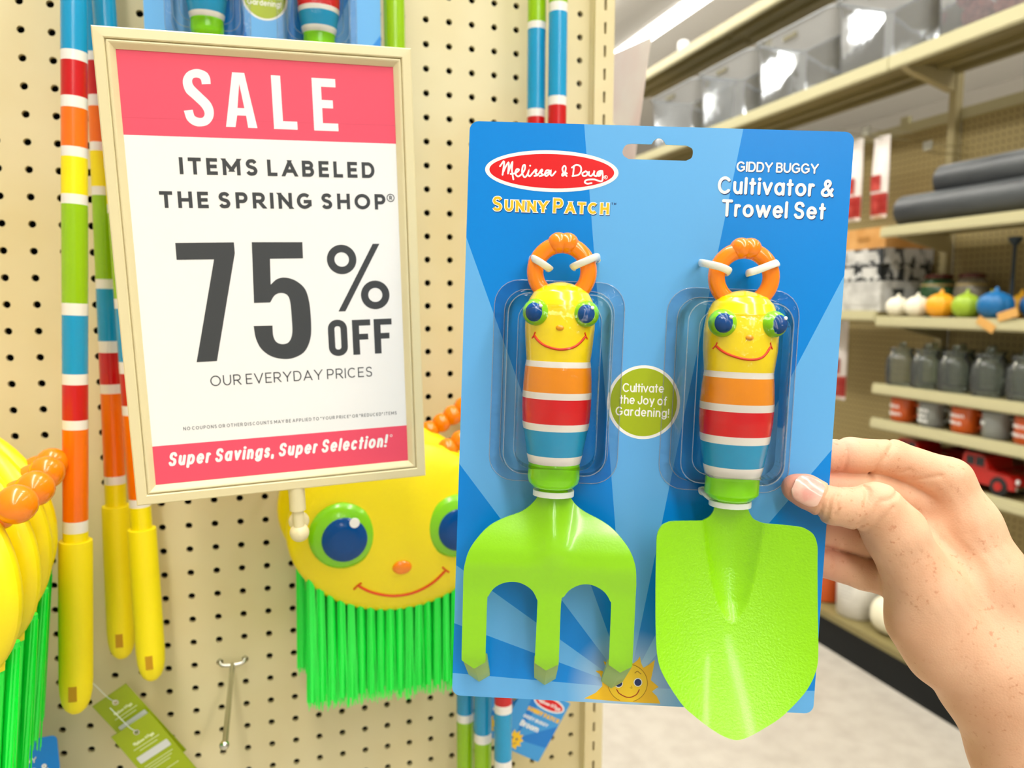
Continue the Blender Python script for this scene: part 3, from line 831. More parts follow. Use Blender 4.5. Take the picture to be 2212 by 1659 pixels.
def tool(kind, ax, prof, bands, eyes, nose, smile, ring_c, top_y):
    lb = {'cultivator': 'three pronged lime cultivator with striped bug-face handle on the held card',
          'trowel': 'lime green trowel with striped bug-face handle on the held card'}[kind]
    t = thing(kind, lb, kind, mw=CARD)
    hw, sz = handle_fn(prof)
    # striped handle: rings of the lathe carry their colour
    ys = sorted(set([p[0] for p in prof]+[b for b, _ in bands if prof[-1][0] < b < prof[0][0]]+list(np.arange(prof[-1][0]+.5, prof[0][0]-.5, 1.5))), reverse=True)
    n = 40; vs, fs, mi = [], [], []
    for y in ys:
        h = hw(y)
        for i in range(n):
            a = 2*PI*i/n; vs.append((ax+h*math.cos(a), y, 19+h*.92*math.sin(a)))
    mats = [M['yellow_gloss'], M['stripe_white'], mat('handle_orange', '#ff9a00', .2, coat=.4), M['red'], M['blue'], M['lime_plain']]
    for k in range(len(ys)-1):
        ym = (ys[k]+ys[k+1])/2; c = 0
        for b, ci in bands:
            if ym < b: c = ci
        for i in range(n):
            fs.append((k*n+i, k*n+(i+1) % n, (k+1)*n+(i+1) % n, (k+1)*n+i)); mi.append(c)
    mb = MB(True); mb.v = vs; mb.f = [tuple(reversed(f)) for f in fs]; mb.mi = mi
    mb.f.append(tuple(range(n))); mb.mi.append(0)
    mb.f.append(tuple(reversed(range((len(ys)-1)*n, len(ys)*n)))); mb.mi.append(5)
    h = mb.build('handle', mats, t, 50)
    MB(True).ball((ax+nose[0], nose[1], sz(nose[0], nose[1])), 2.1, 1.5, 1.0).build('nose', mat('nose_amber', '#f2a000', .3, coat=.3), h, 60)
    s = MB(True)
    pts = cr(smile, 6); s.tube([(ax+x, y, sz(x, y)+.05) for x, y in pts], [.3]+[.66]*(len(pts)-2)+[.3], 8)
    for (x, y), sg in ((smile[0], -1), (smile[-1], 1)):
        a, b = (x+sg*1.0, y-1.6), (x-sg*.6, y+1.7)
        s.tube([(ax+a[0], a[1], sz(*a)+.1), (ax+x, y, sz(x, y)+.1), (ax+b[0], b[1], sz(*b)+.1)], .4, 6)
    s.build('smile', M['smile_red'], h, 60)
    for (ex, ey, r, px_) in eyes:
        ez = sz(ex, ey)+.4
        e = MB(True).ball((ax+ex, ey, ez), r).build('eye', M['eye_green'], t, 60)
        MB(True).ball((ax+px_, ey, ez+r*.52), r*.7, r*.74, r*.58).build('pupil', M['pupil'], e, 60)
        MB(True).ball((ax+px_+2.9, ey+3.2, ez+r*.93), .95, .95, .5).build('catchlight', M['white_gloss'], e, 60)
    cx, cy, rx, ry = ring_c
    path = [(cx+rx*math.cos(math.radians(a)), cy+ry*math.sin(math.radians(a)), 19) for a in range(-62, 243, 8)]
    lp = MB(True).tube(path, 4.5, 16).build('hang_loop', M['orange'], t, 70)
    MB(True).ball((cx-2.4, cy+ry+.8, 19.5), 6.0, 5.7, 6.2).ball((cx+2.4, cy+ry+.8, 19.5), 6.0, 5.7, 6.2).build('loop_knob', M['orange'], lp, 70)
    return t

C_PROF = [(77.4, .6), (77.1, 3.2), (76.3, 6.5), (74.7, 10.6), (71.8, 14.6), (67.3, 17.2), (63, 18.4), (60, 18.7), (52.5, 18.8), (44.3, 18.2), (35.4, 17.3), (30.8, 18), (24.8, 18.4), (17, 18.7), (9.7, 18.7), (.6, 18.1), (-4, 17.1), (-16.6, 15), (-20.5, 14), (-22, 14), (-28.4, 14.2), (-31.3, 13.5), (-33.6, 11.2), (-34.2, 9.5)]
C_BANDS = [(35.2, 1), (32.1, 2), (18.8, 1), (15.3, 3), (2.2, 1), (-1.6, 4), (-15.5, 1), (-20.2, 5)]
C_SM = [(-13.6, 48.6), (-11, 45.6), (-7, 43.2), (0, 41.8), (6.6, 43), (10.6, 45.8), (13.4, 49.2)]
T_PROF = [(76.3, .6), (76, 3), (75, 7), (72.6, 12.8), (69, 16), (63.4, 18.4), (58, 19.3), (54, 19.6), (44.7, 19.5), (32.6, 18.2), (26, 18.9), (16.6, 19.5), (7, 19.4), (-2.4, 18.5), (-19.4, 15.7), (-24.3, 14.4), (-33, 14.4), (-36.2, 11), (-36.8, 9.4)]
T_BANDS = [(33.4, 1), (30.2, 2), (16.6, 1), (12.7, 3), (-.4, 1), (-4.6, 4), (-17.4, 1), (-22.8, 5)]
T_SM = [(-15.6, 46.6), (-12.6, 44), (-9, 42.2), (-3, 40.6), (3, 40.4), (8, 42.2), (12, 47.6)]
tool_card()
cult = tool('cultivator', -51.3, C_PROF, C_BANDS, [(-13.0, 60.6, 7.1, -13.6), (12.9, 60.6, 7.0, 12.8)], (-.4, 53), C_SM, (-51.4, 82.8, 14.3, 14.2), 77)
trow = tool('trowel', 45.4, T_PROF, T_BANDS, [(-13.2, 58.5, 7.4, -13.6), (12.6, 58.8, 7.0, 13.8)], (-.2, 51.5), T_SM, (45.0, 83.2, 14.4, 14.2), 76)

fork = cr([(-58.8, -36), (-59.9, -40.7), (-63.3, -45.1), (-68.8, -49.0), (-77.2, -52.2), (-84.9, -56.2), (-91.1, -62.3), (-95.8, -69.8), (-97.9, -78.6), (-98.3, -86.7)], 5)
fork += [(-98.2, -100), (-98, -132.4), (-91, -137.6), (-84.6, -132.8)]
fork += cr([(-84.8, -125.9), (-84.9, -98.5), (-84.3, -94.8), (-81.6, -90.3), (-77.4, -87.2), (-71.7, -85.7), (-66.0, -86.6), (-60.8, -90.0), (-57.9, -95.0), (-57.4, -98.7), (-57.6, -131.8)], 6)
fork += [(-51.2, -136.4), (-44.5, -132)]
fork += cr([(-44.4, -126), (-44.5, -96.8), (-42.9, -92.8), (-40.2, -89.0), (-36.1, -86.3), (-31.3, -85.1), (-26.1, -86.2), (-21.0, -89.6), (-17.9, -94.5), (-17.3, -98.2), (-17.0, -130.6)], 6)
fork += [(-10.3, -135.4), (-4.1, -131), (-4.2, -100)]
fork += cr([(-4.4, -84), (-5.4, -74.3), (-7.9, -67.1), (-11.7, -61.5), (-17.6, -55.6), (-24.2, -51.5), (-32.8, -47.7), (-38.2, -44.0), (-41.8, -39.4), (-43.2, -36)], 5)
FZ = ([-150, -136, -131, -124, -105, -92, -84, -76, -68, -60, -52, -46, -40, -35], [21, 22.5, 24.4, 25, 25.2, 25.4, 26.6, 27.8, 27.4, 25, 21.4, 18.8, 17.2, 16.8])
FY = np.arange(-150, -34, .5); FH = np.interp(FY, FZ[0], FZ[1])
FH = np.convolve(np.pad(FH, 10, 'edge'), np.hanning(21)/np.hanning(21).sum(), 'valid')
def fork_z(x, y):
    z = float(np.interp(y, FY, FH))
    u = x+51.2
    k = float(np.interp(y, [-78, -62, -50, -38], [0, .55, 1, 1]))
    z += k*5.0*math.exp(-(u/7.5)**2)-k*1.5
    return z
fb = plate(fork, 1.1, fork_z, 1.6).build('fork_head', M['lime'], cult, 55)
for cx, sx_ in ((-91, .9), (-51, 0), (-10.6, -.9)):
    vs = []
    for (dx, y, z) in ((-6.9, -129, 21), (6.9, -129, 21), (6.9, -134, 19), (0, -139, 18.4), (-6.9, -134, 19)):
        vs.append((cx+dx, y, z))
    for (dx, y, z) in ((-6.4, -146, 7), (6.4, -146, 7), (6.2, -150, 3.4), (0, -154.5, 2.6), (-6.2, -150, 3.4)):
        vs.append((cx+sx_*2+dx, y, z))
    fs = [(0, 1, 2, 3, 4)]+[(i, 5+i, 5+(i+1) % 5, (i+1) % 5) for i in range(5)]+[(9, 8, 7, 6, 5)]
    MB(True).add(vs, fs).build('tine_tip', M['tip'], fb, 40)

blade = cr([(37.0, -38), (36.4, -43.4), (34.4, -46.6), (30.5, -48.2)], 5)+[(26, -48.4), (14, -48.4)]
blade += cr([(11.4, -48.5), (7.1, -50.6), (4.8, -55.5), (4.7, -63.4), (5, -89.1), (5.4, -105.4), (6.3, -117.1), (9.6, -126), (18.8, -138.8), (26, -144.8), (34.2, -150.1), (40.7, -153.2), (46.6, -154.5), (52.6, -153.2), (62.6, -148.2), (71.8, -142), (82.4, -131), (88.2, -120.3), (89.9, -109.5), (90.1, -85.2), (89.7, -64), (89.2, -56.2), (86.9, -51), (82.4, -48.5)], 5)+[(76.5, -48.3), (63, -48.3)]
blade += cr([(61.8, -48.2), (58.2, -46.8), (55.4, -42.6), (53.9, -38)], 5)
def blade_z(x, y):
    t = min(1, max(0, (-46-y)/112)); z = 22+32*t**2
    u = x-46.5-2*t
    z += 7.5*(abs(u)/42)**2.2
    hg = float(np.interp(y, [-101, -99, -92, -80, -65, -48, -36], [.01, 3.5, 7.4, 11.2, 14.2, 16.8, 17]))
    if abs(u) < hg*1.25:
        q = abs(u)/hg; z -= float(np.interp(y, [-101, -92, -75, -46, -36], [0, 3.6, 5.6, 5.2, 2]))*max(0, 1-q*q)**.8 if q < 1 else 0
    return z
bl = plate(blade, 1.1, blade_z, 1.4).build('blade', mat('blade_enamel', '#90d800', 0.31, coat=0.3, bump=(800, 0.5, 0.0006)), trow, 55)

# the same set hanging on the board behind the sign, and another low at the left
def place_set(origin, yaw, lab_c, lab_a=None, lab_b=None, roll=0.0):
    base = Matrix.Translation(origin) @ Matrix.Rotation(yaw, 4, 'Z') @ Matrix.Rotation(roll, 4, 'Y') @ frame((0, 0, 0), (1, 0, 0), (0, 0, 1), (0, -1, 0))
    dup(bpy.data.objects['product_card'], lab_c, mw=base, group='carded garden tool sets')
    if lab_a: dup(bpy.data.objects['cultivator'], lab_a, mw=base)
    if lab_b: dup(bpy.data.objects['trowel'], lab_b, mw=base)
bpy.data.objects['product_card']['group'] = 'carded garden tool sets'
place_set((-0.1625, -0.066, 1.719), 0.0, 'blue carded set hanging behind the top of the sale sign', 'cultivator with striped handle hanging behind the sale sign, left one', 'trowel with striped handle hanging behind the sale sign, right one')
place_set((-0.4675, -0.075, 0.881), 0.02, 'blue card at the bottom left corner below the green bristles', 'cultivator on the blue card at the bottom left corner', 'trowel on the blue card at the bottom left corner', roll=-.03)

# ------------------------------------------------------------------ striped poles
PM = [M['stripe_white'], mat('pole_orange', '#fb7400', .28, coat=.3), mat('pole_red', '#cc0610', .28, coat=.3), M['blue'], M['green'], M['yellow'], M['yellow_matte']]
IX = {'w': 0, 'o': 1, 'r': 2, 'b': 3, 'g': 4, 'y': 5}
def pole(name, label, foot, top, bands, r=.0095, grip=None, group='striped pole handles'):
    """bands: list of (height along the pole from the foot, colour above it)"""
    foot = Vector(foot); top = Vector(top); d = (top-foot); L = d.length
    q = Vector((0, 0, 1)).rotation_difference(d.normalized()).to_matrix().to_4x4()
    t = thing(name, label, 'pole', mw=Matrix.Translation(foot) @ q, group=group)
    hs = sorted([b for b, c in bands if 0 < b < L]); hh = [grip-.01 if grip else 0]+[h for h in hs if h > (grip or 0)]+[L]
    prof, mis = [], []
    for k in range(len(hh)-1):
        c = 'y'
        for b, cc in bands:
            if (hh[k]+hh[k+1])/2 > b: c = cc
        prof.append((r, hh[k])); mis.append(IX[c])
    prof.append((r, L))
    MB().lathe(prof, 28, mis=mis+[mis[-1]]).build('shaft', PM, t, 50)
    if grip:
        g = grip; gr = r*1.36
        prof = [(.001, 0), (gr*.38, .0012), (gr*.66, .005), (gr*.85, .011), (gr*.96, .019), (gr, .03), (gr*1.0, g*.6), (gr*.99, g-.002), (gr*.96, g), (r*1.02, g+.0003), (r*.98, g-.004)]
        gp = MB().lathe(prof, 30).build('grip', M['yellow_matte'], t, 45)
        # rectangular hanging slot in the grip, its inner shade put into the colour
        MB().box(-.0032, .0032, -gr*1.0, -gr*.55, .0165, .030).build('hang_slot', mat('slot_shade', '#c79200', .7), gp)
    return t
def zb(base, lst): return [(round(z-base, 4), c) for z, c in lst]
P1 = [(1.249, 'y'), (1.254, 'w'), (1.264, 'o'), (1.343, 'w'), (1.351, 'r'), (1.381, 'w'), (1.390, 'b'), (1.439, 'w'), (1.449, 'g'), (1.530, 'w'), (1.538, 'y'), (1.568, 'w'), (1.576, 'o'), (1.607, 'w'), (1.616, 'r'), (1.644, 'w'), (1.652, 'b'), (1.73, 'w'), (1.74, 'g')]
pole('striped_pole', 'frontmost striped pole with yellow grip, left of the sale sign', (-.3395, -.12, 1.091), (-.305, -.12, 1.84), zb(1.091, P1), .0098, .155)
P3 = [(1.240, 'y'), (1.257, 'w'), (1.265, 'o'), (1.345, 'w'), (1.354, 'r'), (1.384, 'w'), (1.395, 'b'), (1.444, 'w'), (1.453, 'g'), (1.53, 'w'), (1.538, 'y'), (1.57, 'w'), (1.578, 'o'), (1.61, 'w'), (1.62, 'r'), (1.65, 'w'), (1.658, 'b')]
pole('striped_pole', 'striped pole whose grip hangs nearest the lower left sign corner', (-.2865, -.058, 1.083), (-.303, -.058, 1.84), zb(1.083, P3), .0095, .152)
P2 = [(z+.018, c) for z, c in P3]
pole('striped_pole', 'striped pole hanging between two others, its yellow grip in shade', (-.3165, -.033, 1.098), (-.311, -.033, 1.84), zb(1.098, P2), .0095, .155)
pole('striped_pole', 'green broom pole rising behind the sale sign top right corner', (-.0415, -.066, 1.33), (-.0455, -.066, 1.9), [(0, 'g')], .0102)
pole('striped_pole', 'blue and white banded pole above the card, right one of two', (.1245, -.07, 1.085), (.1245, -.07, 1.95), zb(1.085, [(1.085, 'y'), (1.2, 'w'), (1.21, 'o'), (1.52, 'w'), (1.53, 'r'), (1.655, 'w'), (1.664, 'b'), (1.748, 'w'), (1.757, 'g')]), .0097)
pole('striped_pole', 'blue and white banded pole above the card, left one of two', (.1075, -.052, 1.085), (.1075, -.052, 1.95), zb(1.085, [(1.085, 'y'), (1.19, 'w'), (1.2, 'o'), (1.51, 'w'), (1.52, 'r'), (1.646, 'w'), (1.654, 'b'), (1.735, 'w'), (1.742, 'g')]), .0097)
pole('striped_pole', 'red white and blue pole under the card bottom edge, rightmost of three', (.0525, -.12, .60), (.0525, -.12, 1.20), zb(.60, [(.6, 'g'), (.80, 'w'), (.967, 'w'), (.977, 'b'), (1.029, 'w'), (1.038, 'r')]), .0093)
pole('striped_pole', 'blue and green pole under the card bottom edge, middle of three', (.0375, -.095, .60), (.0375, -.095, 1.20), zb(.60, [(.6, 'g'), (.985, 'w'), (.995, 'b')]), .0093)
pole('striped_pole', 'blue and green pole under the card bottom edge, leftmost of three', (.023, -.075, .60), (.023, -.075, 1.20), zb(.60, [(.6, 'g'), (1.0, 'w'), (1.009, 'b')]), .0093)

# ------------------------------------------------------------------ bug-faced push brooms
def broom():
    """head centred on the origin, face towards -y"""
    t = thing('broom', 'yellow bug-faced broom with green bristles below the sale sign', 'broom', group='bug-faced brooms')
    n, m_ = 56, 20; vs, fs = [], []
    rx, rz, D = .105, .085, .026
    for side in (-1, 1):
        base = len(vs)
        for k in range(m_+1):
            u = k/m_*PI/2
            for i in range(n):
                a = 2*PI*i/n
                vs.append((rx*math.sin(u)*math.cos(a), side*D*math.cos(u)*(1 if side < 0 else .95), rz*math.sin(u)*math.sin(a)))
        for k in range(m_):
            for i in range(n):
                f = (base+k*n+i, base+k*n+(i+1) % n, base+(k+1)*n+(i+1) % n, base+(k+1)*n+i)
                fs.append(f if side > 0 else tuple(reversed(f)))
    hd = MB().add(vs, [tuple(reversed(f)) for f in fs]).build('head', M['yellow'], t, 70)
    def sy(x, z):
        q = 1-(x/rx)**2-(z/rz)**2; return -D*math.sqrt(max(0, q))
    for ex in (-.0545, .0545):
        ez = .001; y = sy(ex, ez)
        e = MB(); N = 40
        prof = [(.001, -.0075), (.008, -.0072), (.0185, -.0058), (.026, -.0034), (.0305, -.0008), (.0312, .003)]
        e.lathe(prof[::-1], 40, (ex, y-.0005, ez), axis='y'); e = e.build('eye', M['eye_green'], t, 60)
        pb = MB().lathe([(.0208, -.0056), (.0200, -.0068), (.010, -.0080), (.001, -.0083)], 36, (ex+.001, y-.0008, ez-.002), axis='y').build('pupil', M['pupil'], e, 60)
        MB().lathe([(.0048, -.0090), (.0045, -.0096), (.001, -.0098)], 20, (ex+.010, y+.0012, ez+.0135), axis='y').build('catchlight', M['white_gloss'], e, 60)
    MB().ball((0, sy(0, -.034)-.001, -.034), .0092, .003, .0066).build('nose', M['orange'], t, 60)
    pts = cr([(-.0415, -.0495), (-.028, -.058), (-.008, -.064), (.012, -.063), (.03, -.055), (.0435, -.043)], 6)
    s = MB().tube([(x, sy(x, z)-.0004, z) for x, z in pts], [.0005]+[.0012]*(len(pts)-2)+[.0005], 8)
    for (x, z), dx in ((pts[0], -1), (pts[-1], 1)):
        s.tube([(x+a, sy(x+a, z+b)-.0006, z+b) for a, b in ((-.0035, dx*.004), (0, 0), (.0035, -dx*.0025))], .0008, 6)
    s.build('smile', M['smile_red'], t, 60)
    # back shell holding the bristles, with its notched corners
    MB().add([(x, y, z) for y in (.0005, .007) for x, z in ((-.088, -.02), (-.0885, -.0475), (-.081, -.044), (-.045, -.070), (.045, -.070), (.081, -.044), (.0885, -.0475), (.088, -.02))],
             [tuple(range(8)), tuple(reversed(range(8, 16)))]+[(i, 8+i, 8+(i+1) % 8, (i+1) % 8) for i in range(8)]).build('bristle_block', M['yellow'], t)
    # antennae of orange beads
    for sx in (-1, 1):
        a = MB(); x, z = sx*.052, .072
        for r in (.0108, .0102, .0108, .0116, .0126):
            a.ball((x, .006-.006*abs(x)*0, z), r, r, r, 16, 10); x += sx*r*1.2; z += r*.75
        a.build('antenna', M['orange'], t, 60)
    # bristle tufts
    b = MB(); rnd = random.Random(3)
    zbot = -.172
    for row, y0, cnt in ((0, -.005, 19), (1, .006, 18), (2, .017, 19)):
        for i in range(cnt):
            x = -.084+.168*i/(cnt-1)
            zt = max(-rz*math.sqrt(max(0, 1-(x/rx)**2)), -.08)+.018
            b.tube([(x, y0, zt), (x*1.0, y0, (zt+zbot)/2), (x*1.01, y0, zbot+.006+rnd.random()*.003)], [.0030, .0038, .0030], 7)
            for k in range(16):
                a = 2*PI*rnd.random(); rr = .0043*math.sqrt(rnd.random()); rb = rr*1.25
                dz = zbot+rnd.uniform(-.004, .005)
                dx = rnd.uniform(-.0012, .0012)
                b.tube([(x+rr*math.cos(a)*.8, y0+rr*math.sin(a)*.8, zt-.004), (x+rb*math.cos(a)+dx, y0+rb*math.sin(a), dz)], [.00055, .0004], 3)
    br = b.build('bristles', M['bristle'], t, 40); br['kind'] = 'stuff'
    return t
bm = broom()
bm.location = (-.054, -.113, 1.2335)
G = 'bug-faced brooms'
dup(bm, 'yellow broom half hidden directly behind the smiling broom under the sign', loc=(-.061, -.056, 1.243), group=G)
dup(bm, 'nearest broom head at the left edge, foremost of the stack', loc=(-.408, -.25, 1.272), rot=(0, .16, -.62), group=G)
dup(bm, 'broom head second from the front in the left edge stack', loc=(-.411, -.197, 1.27), rot=(0, .16, -.62), group=G)
dup(bm, 'broom head third from the front in the left edge stack', loc=(-.418, -.143, 1.27), rot=(0, .16, -.6), group=G)
dup(bm, 'broom head at the back of the left edge stack, nearest the pegboard', loc=(-.431, -.088, 1.266), rot=(0, .16, -.55), group=G)

for o in list(COL.objects):
    if o.name.startswith('antenna') and o.parent and o.parent.location.x < -.3:
        o.location = (-.018, .004, -.040)

# ------------------------------------------------------------------ peg hooks and hang tags
def peg_hook(label, x, z, L, end=True):
    t = thing('peg_hook', label, 'hook', loc=(x, 0, z), group='metal peg hooks')
    bar = MB().tube(cr([(-.0127, .012, .004), (-.0127, -.002, .002), (-.010, -.0055, -.001), (0, -.006, -.002), (.010, -.0055, -.001), (.0127, -.002, .002), (.0127, .012, .004)], 5), .0019, 10)
    bar.build('cross_bar', M['steel'], t, 60)
    r = MB().tube([(0, -.005, -.002), (0, -L*.9, -.004), (0, -L, -.002)], .0026, 12)
    r.build('prong', M['steel'], t, 60)
    MB().ball((0, -L, -.001), .0042).build('tip', M['steel'], t, 60)
    return t
hk = peg_hook('empty metal peg hook on the pegboard below the sale sign', -.2159, 1.0659, .165)
dup(hk, 'metal peg hook peeking out at the left edge of the held card', loc=(.0381, 0, 1.3199), group='metal peg hooks')
dup(hk, 'metal peg hook carrying the blue card behind the sale sign', loc=(-.1651, 0, PZ-.0254*-5), group='metal peg hooks')

TAGG = mottle(mat('tag_olive', '#97a800', .5), '#93a400', '#9cae04', 8)
def hang_tag(label, pts, y, tilt):
    """olive hang tag; pts: its left and right upper corners in x,z"""
    a, b = Vector((pts[0][0], y, pts[0][1])), Vector((pts[1][0], y-tilt, pts[1][1]))
    x = (b-a).normalized(); W = (b-a).length*1000; n = Vector((x.y, -x.x, 0)).normalized() if abs(x.y) > 1e-6 else Vector((0, -1, 0))
    n = Vector((0, -1, 0)); n = (n-x*n.dot(x)).normalized(); yv = n.cross(x)
    t = thing('hang_tag', label, 'tag', mw=frame(a, x, yv, n), group='olive hang tags')
    H = 95
    hole = [(W*.5+2*math.cos(i*PI/8), -10+2*math.sin(i*PI/8)) for i in range(16)]
    filled('tag_card', [[(0, 0), (W, 0), (W, -H), (0, -H)], hole], -.0004, .0008, TAGG, t)
    g = MB(True)
    ribbon(g, [(W*.5+2.4*math.cos(i*PI/10), -10+2.4*math.sin(i*PI/10)) for i in range(21)], 1.1, .3)
    g.build('eyelet', M['steel'], t)
    s = MB(True)
    k = W/70
    script_logo(s, .15, lambda px_, py_: ((px_+59)*k*.62+W*.52, (py_-139)*k*.62-20), .8)
    for j, (u, v, yy) in enumerate(((.2, .84, -25), (.3, .74, -28.5), (.14, .86, -46), (.14, .8, -49), (.14, .7, -52), (.5, .8, -60))):
        xx = u*W
        while xx < v*W:
            q = 1.2+((j*7+int(xx*3)) % 5)*.45
            ribbon(s, [(xx, yy), (min(xx+q, v*W), yy)], .75, .15); xx += q+.8
    s.build('tag_print', mat('tag_print_pale', '#dfe6b0', .6), t)
    MB(True).poly(rrect(W*.12, W*.92, -41, -33, 1.2), .25).build('sticker', mat('silver_sticker', '#d4d6d2', .35), t)
    # clear loop fixing the tag to the pole
    MB(True).tube(cr([(W*.5, -10, -1), (W*.5-1, -2, 2), (W*.45, 12, 2), (W*.4, 26, 0)], 6), .35, 6).build('tag_string', M['tie'], t, 60)
    return t
hang_tag('olive hang tag in front, overlapping the other tag', ((-.3275, 1.0255), (-.2915, 1.0475)), -.048, .004)
hang_tag('olive hang tag behind, tucked under the yellow grip', ((-.345, 1.0535), (-.3135, 1.0745)), -.036, .004)

def blue_tag(label, y, shift):
    a = Vector((.1005+shift[0], y, 1.020+shift[1])); ang = math.radians(-31)
    x = Vector((math.cos(ang), -.03, math.sin(ang))).normalized(); n = Vector((0, -1, 0)); n = (n-x*n.dot(x)).normalized(); yv = n.cross(x)
    t = thing('hang_tag', label, 'tag', mw=frame(a, x, yv, n), group='blue broom tags')
    W, H = 62, 76
    ma = CARD_M
    filled('tag_card', [rrect(0, W, -H, 0, 2)], -.0004, .0008, mat('tag_blue', '#3f9fe4', .4), t)
    for i, (p, q) in enumerate((((6, -H), (0, -40)), ((26, -20), (14, -8)), ((62, -58), (62, -30)))):
        MB(True).poly([(20, -62), p, q], .08).build('sun_ray', mat('tag_deep_blue', '#0d7fd8', .4), t)
    MB(True).disc(38, -11, 21, 8, .1).build('logo_border', M['white_print'], t)
    MB(True).disc(38, -11, 19, 6.3, .16).build('logo_oval', M['logo_red'], t)
    s = MB(True); script_logo(s, .22, lambda px_, py_: ((px_+59)*.55+38, (py_-139)*.55-11), .7); s.build('logo_lettering', M['white_print'], t)
    s = MB(True); text(s, 'SUNNY PATCH', 16, -27, 60, -27, 5, 1.7, .14); s.build('yellow_lettering', M['letter_yellow'], t)
    s = MB(True); text(s, 'GIDDY BUGGY', 16, -36, 50, -36, 4, .9, .14, 'round'); text(s, 'Broom', 17, -46, 42, -46, 7, 1.6, .14, 'round'); s.build('title_lettering', M['white_print'], t)
    pts = []
    for i in range(22):
        r = 12.5 if i % 2 else 8.6; pts.append((20+r*math.cos(2*PI*i/22), -64+r*math.sin(2*PI*i/22)))
    MB(True).poly(pts, .14).build('sun_print', M['sun_yellow'], t)
    s = MB(True); s.disc(17, -62, 1.2, 1.4, .2, 14); s.disc(23, -62, 1.2, 1.4, .2, 14); ribbon(s, cr([(15.5, -66), (20, -69), (24.5, -66)], 5), .7, .2); s.build('sun_face', M['navy'], t)
    MB(True).tube([(8, -6, -1), (-12, 8, 0), (-40, 26, -20)], .4, 6).build('tag_string', M['tie'], t, 60)
    return t
blue_tag('blue broom tag with a small sun below the held card', -.055, (0, 0))
blue_tag('blue tag mostly hidden between the poles and the other blue tag', -.035, (-.026, .012))

# ------------------------------------------------------------------ paper sign sticking out past the upright
t = thing('paper_sign', 'pale paper sign standing edge-on beside the slotted upright', 'sign', loc=(.305, .12, 1.70))
MB().add([(0, .021, -.16), (.0006, .021, -.16), (0, .085, -.16), (.0006, .085, -.16), (0, -.047, .088), (.0006, -.047, .088), (0, .085, .103), (.0006, .085, .103)],
         [(0, 2, 6, 4), (1, 5, 7, 3), (0, 4, 5, 1), (2, 3, 7, 6), (4, 6, 7, 5), (0, 1, 3, 2)]).build('sheet', mottle(mat('pale_sheet', '#f3eae5', .5), '#f5efea', '#f0dcd8', 7), t)
MB().tube([(.0, .06, .0), (-.05, .02, .0), (-.0885, -.1, .0)], .003, 8).build('clip_arm', M['cream'], t, 60)

# ------------------------------------------------------------------ the hand holding the card (one continuous surface)
def surface_nets(F, org, h):
    nx, ny, nz = F.shape
    S = F < 0
    c = [S[i:nx-1+i, j:ny-1+j, k:nz-1+k] for i in (0, 1) for j in (0, 1) for k in (0, 1)]
    cnt = sum(x.astype(np.int8) for x in c); act = (cnt > 0) & (cnt < 8)
    idx = -np.ones(act.shape, int); I = np.argwhere(act); idx[act] = np.arange(len(I))
    acc = np.zeros((len(I), 3)); num = np.zeros(len(I))
    for ax in range(3):
        o1, o2 = [q for q in range(3) if q != ax]
        for a in (0, 1):
            for b in (0, 1):
                p = I.copy(); p[:, o1] += a; p[:, o2] += b; q = p.copy(); q[:, ax] += 1
                f0 = F[tuple(p.T)]; f1 = F[tuple(q.T)]; mk = (f0 < 0) != (f1 < 0)
                t = np.where(mk, f0/np.where(mk, f0-f1, 1), 0)
                pt = p.astype(float); pt[:, ax] += t
                acc[mk] += pt[mk]; num[mk] += 1
    V = acc/num[:, None]*h+np.array(org)
    faces = []
    for ax in range(3):
        o1, o2 = (ax+1) % 3, (ax+2) % 3
        sl0 = [slice(None)]*3; sl1 = [slice(None)]*3
        sl0[ax] = slice(0, -1); sl1[ax] = slice(1, None)
        E_ = S[tuple(sl0)] != S[tuple(sl1)]
        pts = np.argwhere(E_)
        ok = (pts[:, o1] > 0) & (pts[:, o2] > 0) & (pts[:, o1] < F.shape[o1]-1) & (pts[:, o2] < F.shape[o2]-1)
        pts = pts[ok]
        sgn = S[tuple(pts.T)]
        quad = []
        for a, b in ((0, 0), (-1, 0), (-1, -1), (0, -1)):
            q = pts.copy(); q[:, o1] += a; q[:, o2] += b; quad.append(idx[tuple(q.T)])
        quad = np.stack(quad, 1)
        quad[~sgn] = quad[~sgn][:, ::-1]
        faces.append(quad)
    return V, np.concatenate(faces)

